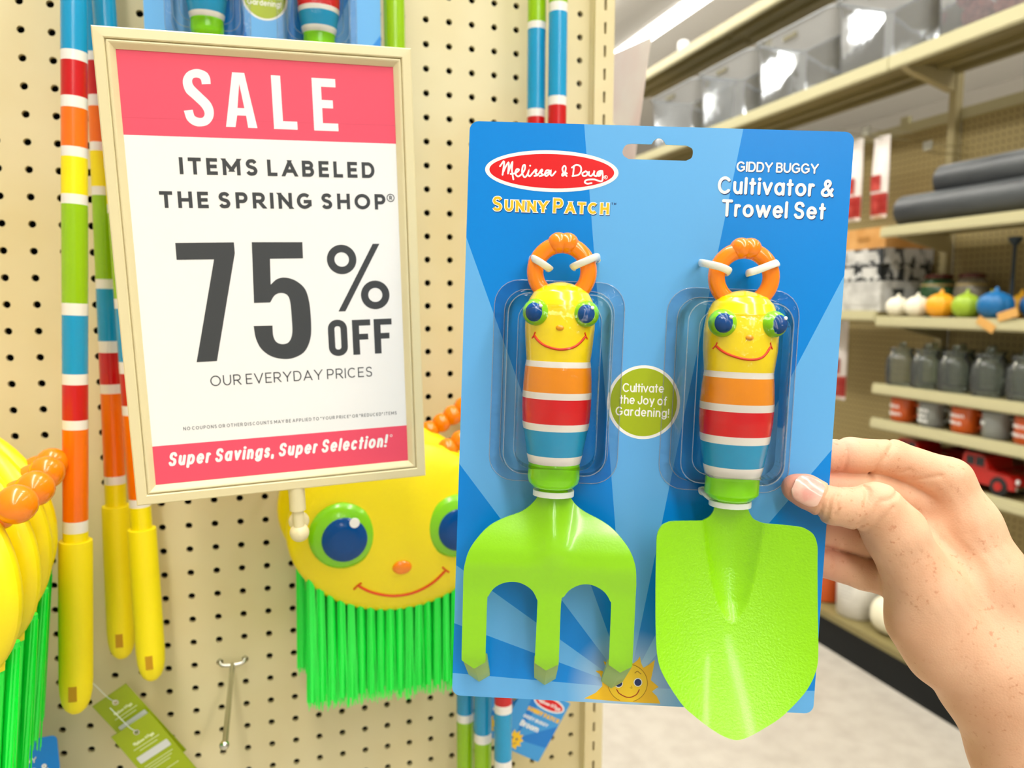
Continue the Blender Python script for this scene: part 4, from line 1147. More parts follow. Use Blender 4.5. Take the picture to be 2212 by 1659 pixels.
def hand():
    h = 1.0; org = (64., -300., -34.); dim = (242, 310, 112)
    X, Y, Z = np.meshgrid(*[org[i]+h*np.arange(int(dim[i]/h)) for i in range(3)], indexing='ij')
    X = X.astype(np.float32); Y = Y.astype(np.float32); Z = Z.astype(np.float32)
    def cone(a, b, ra, rb, flat=1.0):
        a = np.array(a, np.float32); b = np.array(b, np.float32); d = b-a
        t = np.clip(((X-a[0])*d[0]+(Y-a[1])*d[1]+(Z-a[2])*d[2])/float(d@d), 0, 1)
        q = np.sqrt((X-a[0]-t*d[0])**2+(Y-a[1]-t*d[1])**2+((Z-a[2]-t*d[2])/flat)**2)
        return q-(ra+(rb-ra)*t)
    def smin(a, b, k):
        hh = np.clip(.5+.5*(b-a)/k, 0, 1); return b+(a-b)*hh-k*hh*(1-hh)
    def chain(pts, flat=1.0, k=2.5):
        d = None
        for (p, r), (p2, r2) in zip(pts, pts[1:]):
            c = cone(p, p2, r, r2, flat); d = c if d is None else smin(d, c, k)
        return d
    # palm, thumb mound, wrist and forearm
    body = chain([((176, -27, -9), 12.5), ((187, -52, -6), 17), ((197, -82, -1), 23), ((205, -122, 4), 28)], 1, 6)
    body = smin(body, chain([((127, -39.5, 11), 12.2), ((139, -55, 10), 15), ((160, -87, 8), 20.5), ((178, -112, 6), 24), ((197, -133, 6), 27)], 1, 6), 10)
    body = smin(body, chain([((159.5, -104, 7), 20), ((172, -120, 7), 21)], 1, 6), 7)
    body = smin(body, chain([((168, -60, -12), 15), ((176, -90, -8), 20)], 1, 6), 9)
    body = smin(body, chain([((200, -128, 5), 28.5), ((224, -178, 10), 30), ((262, -260, 22), 35), ((282, -310, 28), 38)], 1, 8), 12)
    thumb = chain([((82.8, -30.6, 10), 7.6), ((88, -32, 11.2), 8.9), ((103, -38.8, 13.5), 10.2), ((114, -40, 13), 10.8), ((127, -39.5, 11.5), 12.4), ((139, -52, 10), 15)], 1, 3)
    d = smin(body, thumb, 6)
    # fingers behind the card: unequal lengths, bent
    fing = [
        chain([((80, -17, -9.2), 8.0), ((105, -15.6, -11), 9.4), ((121, -14.6, -12.5), 9.9), ((145, -15.5, -14), 10.4), ((176, -26.5, -9), 12.5)], 1, 2.5),
        chain([((74, -34.5, -9.3), 8.2), ((104, -34, -11.5), 9.8), ((134, -34.5, -15), 10.4), ((168, -42, -16), 11.5)], 1, 2.5),
        chain([((78, -57, -9), 7.6), ((105, -59, -11), 9.4), ((134, -64.5, -15), 10.2), ((170, -66, -16), 11)], 1, 2.5),
        chain([((84, -75, -8.8), 7.4), ((106, -77.2, -11), 9.0), ((134, -84.5, -14), 9.6), ((163, -90, -13), 11.5)], 1, 2.5)]
    fa = None
    for f in fing:
        fa = f if fa is None else smin(fa, f, 1.2)
    d = smin(d, fa, 5)
    # keep clear of the card
    slab = np.maximum(np.abs(Z+.3)-.55, X-105.2)
    d = np.maximum(d, -slab)
    # skin folds
    def fold(pts, dep, sig, zlo=-99, zhi=99):
        nonlocal d
        pts = cr(pts, 4)
        mk = (np.abs(d) < 3) & (Z > zlo) & (Z < zhi)
        ii = np.nonzero(mk); x = X[ii]; y = Y[ii]; best = np.full(len(x), 1e9, np.float32)
        for (ax, ay), (bx, by) in zip(pts, pts[1:]):
            dx, dy = bx-ax, by-ay; t = np.clip(((x-ax)*dx+(y-ay)*dy)/(dx*dx+dy*dy+1e-9), 0, 1)
            best = np.minimum(best, (x-ax-t*dx)**2+(y-ay-t*dy)**2)
        d[ii] += dep*np.exp(-best/(sig*sig))
    fold([(102.8, -26.4), (97.6, -29.6), (94.4, -36), (93.8, -42), (95.4, -47)], 1.7, .95, 8)
    fold([(104.6, -27.5), (99.6, -30.5), (97, -36), (96.8, -46)], 1.3, .8, 8)
    fold([(106, -29), (101.8, -33), (100.2, -42)], 1.1, .8, 8)
    fold([(119.5, -28.5), (116.5, -34), (114.6, -40), (113.8, -47.5)], 1.3, 1.1, 8)
    fold([(124, -33), (119.4, -40), (116.2, -46), (115.6, -52.6)], 1.1, 1.1, 8)
    fold([(130, -36), (123.4, -44.5), (119.6, -51), (118.6, -56)], .8, 1.1, 8)
    fold([(113.6, -4), (114.3, -8), (114.6, -13), (114.6, -22)], 1.2, .9, -20, 6)
    fold([(115.8, -5), (116.4, -10), (116.9, -14)], .4, .8, -20, 6)
    fold([(143.5, -6), (138.5, -11.5), (134.2, -17.5), (132.2, -23), (131.6, -27)], 1.4, 1.5, -20, 12)
    fold([(150, -20), (142, -25), (134, -30), (126, -33)], .9, 1.1, -6, 30)
    fold([(166, -22), (156, -25), (147, -29)], .8, 1.0, -6, 30)
    fold([(104, -68), (112, -68.6), (124, -72.5), (136, -75)], .5, .9, -30, 4)
    fold([(112, -62), (113, -66), (113, -70)], .5, .8, -30, 4)
    fold([(112, -72), (112.6, -77), (112, -83)], .5, .8, -30, 4)
    d += .12*np.sin(X*.8+Y*.35+np.sin(Y*.21)*2)*np.exp(-((X-172)**2+(Y+60)**2)/1600)*(np.abs(d) < 4)
    # nail bed: a shallow seat for the nail
    V, F = surface_nets(d, org, h)
    me = bpy.data.meshes.new('person')
    me.from_pydata((V*.001).tolist(), [], F.tolist()); me.validate(); me.update()
    # smooth the surface a touch
    bmh = bmesh.new(); bmh.from_mesh(me)
    bmesh.ops.smooth_vert(bmh, verts=bmh.verts, factor=.35, use_axis_x=True, use_axis_y=True, use_axis_z=True)
    bmesh.ops.recalc_face_normals(bmh, faces=bmh.faces)
    bmh.to_mesh(me); bmh.free()
    me.polygons.foreach_set('use_smooth', [True]*len(me.polygons))
    # pinker skin on fingers and thumb tip (skin colour, as an attribute)
    co = np.zeros(len(me.vertices)*3); me.vertices.foreach_get('co', co); co = co.reshape(-1, 3)*1000
    pink = np.clip((128-co[:, 0])/30, 0, 1)*np.clip((2-co[:, 2])/6, 0, 1)
    pink = np.maximum(pink, .9*np.clip((96-co[:, 0])/14, 0, 1))
    pink = np.maximum(pink, .75*np.clip((-12-co[:, 2])/6, 0, 1))
    at = me.color_attributes.new('flush', 'FLOAT_COLOR', 'POINT')
    at.data.foreach_set('color', np.stack([pink, pink, pink, np.ones_like(pink)], 1).ravel())
    ma = mat('skin', '#f0c9a4', .5, spec=.35, sub=.15)
    nt = ma.node_tree; b = nt.nodes['Principled BSDF']; N = nt.nodes.new; L = nt.links.new
    tc = N('ShaderNodeTexCoord')
    def noise(scale, lo, hi, det=3):
        nz = N('ShaderNodeTexNoise'); nz.inputs['Scale'].default_value = scale; nz.inputs['Detail'].default_value = det
        L(tc.outputs['Object'], nz.inputs['Vector'])
        r = N('ShaderNodeMapRange'); r.inputs[1].default_value = lo; r.inputs[2].default_value = hi
        L(nz.outputs['Fac'], r.inputs[0]); return r.outputs[0]
    def mix(f, a, c):
        q = N('ShaderNodeMix'); q.data_type = 'RGBA'
        if isinstance(f, float): q.inputs[0].default_value = f
        else: L(f, q.inputs[0])
        for s, v in ((6, a), (7, c)):
            if isinstance(v, str): q.inputs[s].default_value = lin(v)
            else: L(v, q.inputs[s])
        return q.outputs[2]
    c = mix(noise(38, .35, .7), '#e6b997', '#dcaa87')
    ca = N('ShaderNodeVertexColor'); ca.layer_name = 'flush'
    c = mix(ca.outputs[0], c, '#e39d88')
    fr = noise(330, .6, .72, 2)
    fm_ = N('ShaderNodeMath'); fm_.operation = 'MULTIPLY'; L(fr, fm_.inputs[0]); L(noise(60, .4, .6), fm_.inputs[1])
    fm2 = N('ShaderNodeMath'); fm2.operation = 'MULTIPLY'; L(fm_.outputs[0], fm2.inputs[0]); fm2.inputs[1].default_value = .5
    c = mix(fm2.outputs[0], c, '#bd7450')
    L(c, b.inputs['Base Color'])
    vz = N('ShaderNodeTexVoronoi'); vz.inputs['Scale'].default_value = 900; L(tc.outputs['Object'], vz.inputs['Vector'])
    bp = N('ShaderNodeBump'); bp.inputs['Strength'].default_value = .18; bp.inputs['Distance'].default_value = .0004
    L(vz.outputs['Distance'], bp.inputs['Height']); L(bp.outputs[0], b.inputs['Normal'])
    me.materials.append(ma)
    o = bpy.data.objects.new('person', me); COL.objects.link(o); o.matrix_world = CARD
    tag(o, 'bare right hand and freckled forearm gripping the card by its right edge', 'person')
    # thumb nail
    a = Vector((79.5, -29.0, 10.2)); e = Vector((93.5, -34.7, 12.3)); ax = (e-a).normalized()
    view = Vector((-.12, .30, .95)); view = (view-ax*view.dot(ax)).normalized(); side = ax.cross(view)
    vs, fs = [], []; n1, n2 = 16, 14
    for i in range(n1+1):
        s = i/n1; L_ = (e-a).length
        w = 1.0*math.sin(PI*(.5+.5*min(1, s*1.0)))**.0 if False else 1
        # outline: rounded at both ends
        wid = math.radians(50)*(1-(1-min(1, s/.28))**2*.55)*(1-(max(0, (s-.72)/.28))**2*.35)
        lift = .75+.35*math.sin(PI*s)
        R = float(np.interp(s, [0, .15, .4, 1], [7.0, 7.8, 8.5, 9.2]))+lift
        c0 = a+ax*(L_*s)
        for j in range(n2+1):
            f = (j/n2*2-1)*wid
            vs.append(tuple(c0+view*(R*math.cos(f))+side*(R*math.sin(f)*1.04)))
    for i in range(n1):
        for j in range(n2):
            q = i*(n2+1)+j; fs.append((q, q+1, q+n2+2, q+n2+1))
    n = len(vs)
    vs += [tuple(Vector(p)-view*.9) for p in vs]
    fs += [tuple(n+k for k in reversed(f)) for f in fs]
    rim = [j for j in range(n2+1)]+[i*(n2+1)+n2 for i in range(1, n1+1)]+[n1*(n2+1)+j for j in range(n2-1, -1, -1)]+[i*(n2+1) for i in range(n1-1, 0, -1)]
    fs += [(rim[k], n+rim[k], n+rim[(k+1) % len(rim)], rim[(k+1) % len(rim)]) for k in range(len(rim))]
    MB(True).add(vs, fs).build('thumb_nail', mottle(mat('nail', '#f3b5a6', .22, coat=.4), '#f0ab9e', '#f6c9b8', 120), o, 60)
    return o
hand()

# ------------------------------------------------------------------ shelving across the aisle
TAN = mat('shelf_enamel', '#b3a77c', .4)
TAN_D = mat('shelf_board', '#85794c', .5)
KICK = mat('black_kick', '#0d1112', .5, spec=.25)
RAIL = mat('rail_cream', '#c0ba92', .4)

def back_panel_mat():
    ma = mat('back_pegboard', '#b3a372', .6); nt = ma.node_tree; b = nt.nodes['Principled BSDF']; N = nt.nodes.new; L = nt.links.new
    tc = N('ShaderNodeTexCoord'); sep = N('ShaderNodeSeparateXYZ'); L(tc.outputs['Object'], sep.inputs[0])
    def cell(s):
        a = N('ShaderNodeMath'); a.operation = 'MULTIPLY'; L(s, a.inputs[0]); a.inputs[1].default_value = 1/.0254
        f = N('ShaderNodeMath'); f.operation = 'FRACT'; L(a.outputs[0], f.inputs[0])
        c = N('ShaderNodeMath'); c.operation = 'SUBTRACT'; L(f.outputs[0], c.inputs[0]); c.inputs[1].default_value = .5
        p = N('ShaderNodeMath'); p.operation = 'POWER'; L(c.outputs[0], p.inputs[0]); p.inputs[1].default_value = 2
        return p.outputs[0]
    s = N('ShaderNodeMath'); s.operation = 'ADD'; L(cell(sep.outputs[1]), s.inputs[0]); L(cell(sep.outputs[2]), s.inputs[1])
    g = N('ShaderNodeMath'); g.operation = 'LESS_THAN'; L(s.outputs[0], g.inputs[0]); g.inputs[1].default_value = .024
    m_ = N('ShaderNodeMix'); m_.data_type = 'RGBA'; L(g.outputs[0], m_.inputs[0])
    m_.inputs[6].default_value = lin('#a39260'); m_.inputs[7].default_value = lin('#4a4024')
    L(m_.outputs[2], b.inputs['Base Color'])
    return ma
BACK = back_panel_mat()
XF, XB = 2.055, 2.40
JOINTS = [-.88, .34, 1.56, 2.78, 4.0]
def bay(y0, y1, label, deck):
    t = thing('shelving_bay', label, 'shelving', loc=(0, 0, 0), group='shelving bays across the aisle')
    MB().box(XB, XB+.02, y0+.016, y1-.016, .15, 2.17).build('back_panel', BACK, t)
    MB().box(XB-.004, XB+.03, y0, y1, 2.165, 2.205).box(XB+.0, XB+.02, y0+.25, y0+.29, 2.205, 2.235).build('top_rail', RAIL, t)
    b = thing('base_deck', deck, 'base deck', loc=(0, 0, 0), group='base decks of the shelving')
    MB().box(XF, XF+.02, y0, y1, 0, .112).box(XF-.006, XF+.014, y0, y1, .112, .128).build('kick_plate', KICK, b)
    MB().box(XF-.004, XB-.04, y0+.001, y1-.001, .1285, .155).build('deck_board', TAN_D, b)
    for y in (y0+.0, ):
        MB().box(XB-.035, XB-.001, y-.016, y+.016, .0, 2.36).build('upright', TAN, t)
    return t
bay(.34, 1.56, 'near shelving bay with pumpkins, jars and mugs on its shelves', 'black fronted base deck passing behind the forearm')
bay(1.56, 2.78, 'shelving bay behind the held card where the bagged packs hang', 'black fronted base deck carrying the white pot and cream pumpkin')
bay(2.78, 4.0, 'far shelving bay mostly hidden behind the card', 'far base deck hidden behind the held card')
bay(-.88, .34, 'nearest shelving bay, beyond the right edge of the picture', 'nearest base deck beyond the right picture edge')

def shelf(label, y0, y1, z, lip=.036, depth=.305, bracket=True):
    t = thing('shelf', label, 'shelf', loc=(XF, y0, z), group='shelves across the aisle')
    L = y1-y0
    MB().box(.012, depth, 0.002, L-.002, -.016, 0).build('board', TAN_D, t)
    MB().box(0, .012, 0, L, -lip, .004).box(-.004, 0, 0, L, -lip+.006, -.006).build('front_rail', RAIL, t)
    if bracket:
        for y in (.012, L-.03):
            MB().add([(.03, y, -.017), (depth, y, -.017), (depth, y, -.09), (.05, y, -.034), (.03, y+.006, -.017), (depth, y+.006, -.017), (depth, y+.006, -.09), (.05, y+.006, -.034)],
                     [(0, 1, 2, 3), (7, 6, 5, 4), (0, 4, 5, 1), (1, 5, 6, 2), (2, 6, 7, 3), (3, 7, 4, 0)]).build('bracket', TAN, t)
    return t
shelf('shelf carrying the two dark grey rolls', .345, 1.555, 1.740)
shelf('shelf carrying the row of coloured pumpkins', .345, 1.555, 1.405)
shelf('shelf carrying the row of clear glass jars', .345, 1.555, 1.146, bracket=False)
shelf('shelf carrying the orange and grey mugs', .345, 1.555, 1.012, bracket=False)
shelf('shelf carrying the red toy trucks', .345, 1.555, .832)
shelf('shelf carrying the stacked boxes behind the pumpkins', 1.565, 2.775, 1.425, depth=.30)
ov = []
for y0, y1, lb in ((.34, 1.56, 'overhead shelf above the near bay, carrying the bin of red balls'), (1.56, 2.78, 'overhead shelf behind the card top, carrying the middle bins'), (2.78, 4.0, 'far overhead shelf carrying the last clear bin'), (-.88, .34, 'overhead shelf beyond the right edge')):
    t = shelf(lb, y0+.003, y1-.003, 2.366, .05, .305, False)
    for k, x in enumerate((.09, .17, .25)):
        pass
    MB().add([(a, b, c) for b in (-.016, .016) for a, c in ((.05, -.018), (.305, -.018), (.305, -.1), (.10, -.045))],
             [(0, 1, 2, 3), (7, 6, 5, 4), (0, 4, 5, 1), (1, 5, 6, 2), (2, 6, 7, 3), (3, 7, 4, 0)]).build('bracket', TAN, t)
    MB().box(.07, .11, 0.02, 1.19, -.03, -.016).box(.2, .24, 0.02, 1.19, -.03, -.016).box(.28, .305, .02, 1.19, -.04, -.016).build('stiffener', TAN_D, t)
for y0, y1, lb in ((.34, 1.56, 'topmost shelf over the near clear bins'), (1.56, 2.78, 'topmost shelf over the middle clear bins'), (2.78, 4.0, 'topmost shelf running off beside the ceiling light')):
    t = shelf(lb, y0+.003, y1-.003, 2.855, .05, .305, False)
    MB().box(.306, .345, -.017, .017, -.475, -.0).build('upright', TAN, t)
    MB().box(.1, .13, .02, 1.19, -.03, -.016).box(.2, .24, 0.02, 1.19, -.03, -.016).build('stiffener', TAN_D, t)

# clear bins on the overhead shelf
BIN = clear_mat('clear_bin', '#e6ebf0', .12, haze=.2, hazecol='#e6eaee', bump=(9, .35, .01), ior=1.35)
BINR = clear_mat('bin_rim', '#f0f4f6', .1, haze=.5, hazecol='#e6ebee')
def clear_bin(label, y0, y1, z=2.3675, H=.31):
    t = thing('storage_bin', label, 'bin', loc=(2.212, (y0+y1)/2, z), group='clear bins on the overhead shelf')
    hx, hy = .138, (y1-y0)/2
    loops = []
    for zz, s in ((.002, .90), (.012, .93), (H-.03, .975), (H-.02, 1.0), (H, 1.0)):
        loops.append([(x, y, zz) for x, y in rrect(-hx*s, hx*s, -hy*s, hy*s, .03, 4)])
    n = len(loops[0]); vs = [p for l in loops for p in l]; fs = []
    for k in range(len(loops)-1):
        for i in range(n):
            j = (i+1) % n; fs.append((k*n+i, k*n+j, (k+1)*n+j, (k+1)*n+i))
    fs += [tuple(reversed(range(n)))]
    MB().add(vs, fs).build('bin_body', BIN, t, 40)
    rim = rrect(-hx-.004, hx+.004, -hy-.002, hy+.002, .032, 5)
    MB().tube([(x, y, H-.004) for x, y in rim], .006, 8, closed=True).build('rim', BINR, t, 60)
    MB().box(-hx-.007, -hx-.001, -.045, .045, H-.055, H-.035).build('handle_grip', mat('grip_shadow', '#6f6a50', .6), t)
    return t
for y0, y1, lb in ((2.985, 3.49, 'farthest clear plastic bin on the overhead shelf'), (2.475, 2.945, 'second farthest clear bin on the overhead shelf'),
                   (1.905, 2.435, 'clear bin straight above the card top edge, left of the rail joint'), (1.415, 1.89, 'clear bin sitting above the overhead rail joint'),
                   (.90, 1.40, 'nearest clear bin, holding red wicker balls')):
    clear_bin(lb, y0, y1)
WICK = mottle(mat('wicker_red', '#a8322c', .7, bump=(90, .8, .004)), '#8f2723', '#c4574c', 60, .4, .6)
def wick(x, y, z, r, label):
    o = MB()
    for k in range(9):
        a = random.uniform(0, PI); b_ = random.uniform(0, PI)
        ax1 = Vector((math.cos(a)*math.sin(b_), math.sin(a)*math.sin(b_), math.cos(b_))); u = ax1.orthogonal().normalized(); v = ax1.cross(u)
        o.tube([tuple(u*r*math.cos(q*PI/12)+v*r*math.sin(q*PI/12)) for q in range(24)], .004, 6, closed=True)
    o.ball((0, 0, 0), r*.97)
    q = o.build('wicker_ball', WICK, None, 60); q.location = (x, y, z)
    tag(q, label, 'ball', 'red wicker balls in the clear bin'); return q
wick(2.145, 1.262, 2.4225, .05, 'red wicker ball low at the front of the clear bin')
wick(2.175, 1.318, 2.516, .05, 'red wicker ball resting above the other balls in the clear bin')
wick(2.165, 1.155, 2.4225, .05, 'red wicker ball lowest at the right inside the clear bin')
q = wick(2.225, 1.345, 2.4175, .044, 'tan wicker ball behind the red ones in the clear bin')
q.data.materials.clear(); q.data.materials.append(mottle(mat('wicker_tan', '#c7ab88', .7), '#b59a78', '#d8c0a0', 60)); q['group'] = 'wicker balls of other colours'

# dark grey rolls
ROLL = mottle(mat('grey_roll', '#3d4042', .4), '#34373a', '#484c4e', 14, stretch=(1, .2, 1))
def roll(label, x, z, y0, y1, r):
    t = thing('mat_roll', label, 'roll', loc=(x, (y0+y1)/2, z), group='dark grey rolls')
    L = (y1-y0)/2
    MB().tube([(0, -L, 0), (0, L, 0)], r, 32).build('rolled_mat', ROLL, t, 40)
    sp = MB(); pts = [(r*(.25+.72*i/60)*math.cos(i*.42), L+.001, r*(.25+.72*i/60)*math.sin(i*.42)) for i in range(61)]
    sp.tube(pts, .0015, 5).build('spiral_end', mat('roll_edge', '#8c9092', .6), t)
    return t
roll('lower dark grey roll lying on the upper shelf', 2.130, 1.8005, .30, 1.52, .0575)
roll('upper dark grey roll lying on top of the other roll', 2.195, 1.9005, .28, 1.41, .0575)

# pumpkins
def pumpkin(name, label, col, r, H, loc, tip=True, ribs=10, cat='pumpkin', grp='pumpkins on the shelf'):
    t = thing(name, label, cat, loc=loc, group=grp)
    mb = MB(); n, m_ = 60, 16; vs, fs = [], []
    for k in range(m_+1):
        u = PI*k/m_
        for i in range(n):
            a = 2*PI*i/n; g = 1-.075*(abs(math.cos(a*ribs/2))**6)*math.sin(u)
            rr = r*max(1e-4, math.sin(u))**.8*g
            if tip and u < .9: rr *= .55+.45*(u/.9)
            vs.append((rr*math.cos(a), rr*math.sin(a), H*(.5+.5*math.cos(u))*(1.0 if k < m_ else 1.0)))
    for k in range(m_):
        for i in range(n):
            fs.append((k*n+(i+1) % n, k*n+i, (k+1)*n+i, (k+1)*n+(i+1) % n))
    body = mb.add(vs, fs).build('body', mat(name+'_skin', col, .45, bump=(160, .3, .002)), t, 70)
    MB().tube([(0, 0, H*.93), (.002, 0, H*1.06), (.006, .002, H*1.14)], [.010, .0065, .004], 10).build('stem', mat(name+'_stem', col, .5), t, 60)
    return t
pumpkin('pumpkin', 'leftmost white pumpkin at the end of the shelf', '#ece5cd', .042, .076, (2.105, 1.505, 1.4055), False)
pumpkin('pumpkin', 'white pumpkin between the other white one and the orange one', '#ece5cd', .042, .078, (2.105, 1.412, 1.4055), False)
pumpkin('pumpkin', 'orange yellow pumpkin on the shelf', '#f0a51a', .050, .088, (2.105, 1.308, 1.4055))
pumpkin('pumpkin', 'lime green pumpkin between the orange and blue ones', '#98b52c', .046, .086, (2.105, 1.203, 1.4055))
pumpkin('pumpkin', 'largest blue pumpkin, right of the green one', '#0f67a2', .054, .092, (2.105, 1.092, 1.4055))
pumpkin('pumpkin', 'blue pumpkin behind the stake at the right edge', '#1a5a92', .052, .09, (2.20, 1.02, 1.4055))
pumpkin('pumpkin', 'small yellow pumpkin behind the blue ones', '#dfa51c', .036, .085, (2.25, 1.12, 1.4055))
pumpkin('pumpkin', 'yellow green pumpkin behind, between the green and blue ones', '#b3b22c', .036, .088, (2.25, 1.235, 1.4055))
# two lidded jars behind
def crock(label, col, x, y, r, H):
    t = thing('lidded_jar', label, 'jar', loc=(x, y, 1.4055), group='lidded jars behind the pumpkins')
    MB().lathe([(r*.75, 0), (r*.95, .01), (r, H*.3), (r, H*.6), (r*.86, H*.8), (r*.66, H*.86), (r*.68, H*.88)], 32).build('body', mat('crock_glaze', col, .3, coat=.3), t, 50)
    MB().lathe([(r*.74, H*.882), (r*.76, H*.9), (r*.74, H*.97), (r*.3, H), (.01, H)], 28).build('lid', mat('crock_lid', '#5e2416', .35), t, 50)
    MB().lathe([(r*.93, H*.705), (r*.955, H*.72), (r*.9, H*.76)], 32, cap=False).build('band', mat('crock_band', '#b9a36a', .5), t, 50)
crock('dark green lidded jar behind the orange pumpkin', '#2f5a33', 2.29, 1.50, .066, .165)
crock('grey brown lidded jar behind the green pumpkin', '#86806e', 2.30, 1.362, .058, .165)
# metal stake
t = thing('garden_stake', 'dark metal stake standing upright at the right end of the pumpkin shelf', 'stake', loc=(2.25, 1.158, 1.4055))
SD = mat('stake_slate', '#36434f', .45, metal=.4)
MB().lathe([(.042, 0), (.042, .004), (.01, .012), (.007, .02)], 24).build('foot', SD, t, 50)
MB().lathe([(.0065, .02), (.006, .245)], 14).build('post', SD, t, 50)
MB().lathe([(.006, .245), (.018, .262), (.024, .275), (.01, .278)], 20).build('finial', SD, t, 50)
# small tan price tags on the pumpkin shelf rail
for y, z, a, lb in ((1.075, 1.392, .5, 'tan paper tag hanging from the shelf rail under the blue pumpkin'), (1.0, 1.425, -.3, 'tan paper tag beside the stake foot')):
    o = MB().box(-.0008, .0008, -.035, .035, -.014, .014).build('paper_tag', mat('tan_tag', '#d5a257', .6), None)
    o.location = (XF-.006, y, z-.003); o.rotation_euler = (a, 0, 0); tag(o, lb, 'tag')

# clear glass jars
GL = clear_mat('jar_glass', '#e6eee8', .05, haze=.06, hazecol='#e2e8e4', bump=(50, .6, .004))
GLID = mat('jar_lid_glass', '#9aa19c', .2)
def glass_jar(label, x, y):
    t = thing('glass_jar', label, 'jar', loc=(x, y, 1.1465), group='clear glass jars on the shelf')
    prof = [(.036, 0), (.05, .004), (.054, .014), (.0555, .07), (.054, .098), (.046, .116), (.038, .122), (.038, .13), (.041, .133)]
    inner = [(.0385, .133), (.0355, .129), (.0355, .122), (.0435, .114), (.051, .098), (.0525, .07), (.051, .016), (.046, .008), (.002, .007)]
    MB().lathe(prof, 30, cap=False).build('glass_body', GL, t, 50)
    MB().lathe([(.0425, .1335), (.043, .138), (.04, .143), (.016, .146), (.011, .15), (.013, .158), (.008, .164)], 26).build('lid', GL, t, 50)
    MB().tube([(-.044, .0, .126), (-.05, 0, .118), (-.051, 0, .100)], .0022, 8).build('clasp', M['steel'], t, 60)
for k, y in enumerate((1.490, 1.372, 1.252, 1.117, .985)):
    glass_jar(('leftmost glass jar in the front row', 'second glass jar from the left in the front row', 'third glass jar from the left in the front row', 'fourth glass jar from the left in the front row', 'glass jar cut by the right picture edge, front row')[k], 2.125, y)
for k, y in enumerate((1.475, 1.35, 1.225, 1.095)):
    glass_jar(('glass jar at the left end of the back row', 'back row glass jar behind the second front jar', 'back row glass jar behind the third front jar', 'back row glass jar behind the fourth front jar')[k], 2.265, y)

# mugs
def mug(label, col, y, lines):
    t = thing('mug', label, 'mug', loc=(2.125, y, 1.0125), group='orange and grey mugs')
    r, H = .0455, .088
    MB().lathe([(r*.86, 0), (r, .006), (r, H), (r*.92, H), (r*.9, .01), (.001, .008)], 32).build('cup', mottle(mat('mug_glaze', col, .3, coat=.4), col, col, 3), t, 50)
    MB().tube(cr([(.006, -r*.98, H*.78), (.01, -r*1.42, H*.7), (.01, -r*1.5, H*.45), (.006, -r*.98, H*.22)], 6), .006, 10).build('handle', bpy.data.materials[-1] if False else mat('mug_handle', col, .3, coat=.4), t, 60)
    s = MB()
    for zz, n in lines:
        a = -.75
        for k in range(n):
            w = .10+.05*((k*5+n) % 3)
            p = [(-(r+.0008)*math.cos(a+w*u), -(r+.0008)*math.sin(a+w*u), zz+.006*math.sin(u*PI*2+k)) for u in (0, .25, .5, .75, 1)]
            s.tube(p, .0016, 5); a += w+.05
    s.build('script_print', M['white_print'], t)
mug('leftmost orange mug on the mug shelf', '#d4571a', 1.467, ((.058, 6), (.03, 7)))
mug('grey mug between the two orange mugs', '#8d9290', 1.333, ((.06, 6), (.04, 5), (.022, 6)))
mug('orange mug in the middle, between two grey mugs', '#d65a18', 1.193, ((.06, 7), (.035, 6)))
mug('grey mug near the right picture edge', '#8d9290', 1.072, ((.05, 3),))
mug('orange mug cut by the right picture edge', '#d4571a', .955, ((.058, 6), (.03, 6)))

# red toy trucks, nose towards the camera
TR = mat('truck_red', '#b0150f', .3, coat=.4); TY = mat('tyre', '#1c1c1c', .7); GLS = mat('truck_glass', '#20272a', .1)
def truck(label, x, y, col=TR):
    t = thing('toy_truck', label, 'toy truck', loc=(x, y, .8325), group='red toy trucks')
    W = .055
    side = [(-.17, .028), (-.17, .06), (-.06, .06), (-.06, .062), (-.052, .118), (-.045, .124), (.012, .124), (.03, .118), (.045, .078), (.12, .072), (.135, .06), (.138, .028)]
    n = len(side)
    vs = [(-W, -a, b) for a, b in side]+[(W, -a, b) for a, b in side]
    MB().add(vs, [tuple(range(n)), tuple(reversed(range(n, 2*n)))]+[(i, n+i, n+(i+1) % n, (i+1) % n) for i in range(n)]).build('cab_body', col, t)
    MB().box(-W, -W+.006, .064, .172, .06, .085).box(W-.006, W, .064, .172, .06, .085).box(-W, W, .166, .172, .06, .085).build('cargo_bed', col, t)
    MB().box(-W-.001, -W, -.028, .004, .085, .116).build('window', GLS, t)
    MB().box(-W-.001, -W, .010, .040, .085, .114).build('window', GLS, t)
    for yy in (-.085, .11):
        for xx in (-W-.004, W-.014):
            w = MB().lathe([(.03, 0), (.032, .003), (.032, .015), (.03, .018)], 26, (xx, yy, .0325), axis='x').build('wheel', TY, t, 40)
            MB().lathe([(.014, -.002), (.015, 0), (.015, .019), (.013, .021)], 20, (xx-.0005, yy, .0325), axis='x').build('hubcap', TR, w, 40)
    MB().box(-.05, .05, -.146, -.1385, .03, .042).build('bumper', M['steel'], t)
    for xx in (-.038, .038):
        MB().ball((xx, -.138, .056), .009, .005, .009).build('headlight', M['white_gloss'], t, 60)
    return t
truck('red toy pickup nearest the right picture edge on the lower shelf', 2.135, 1.10)
truck('red toy pickup on the lower shelf, behind the index finger knuckle', 2.135, 1.385)
truck('red toy pickup in the back row of the lower shelf', 2.28, 1.22)

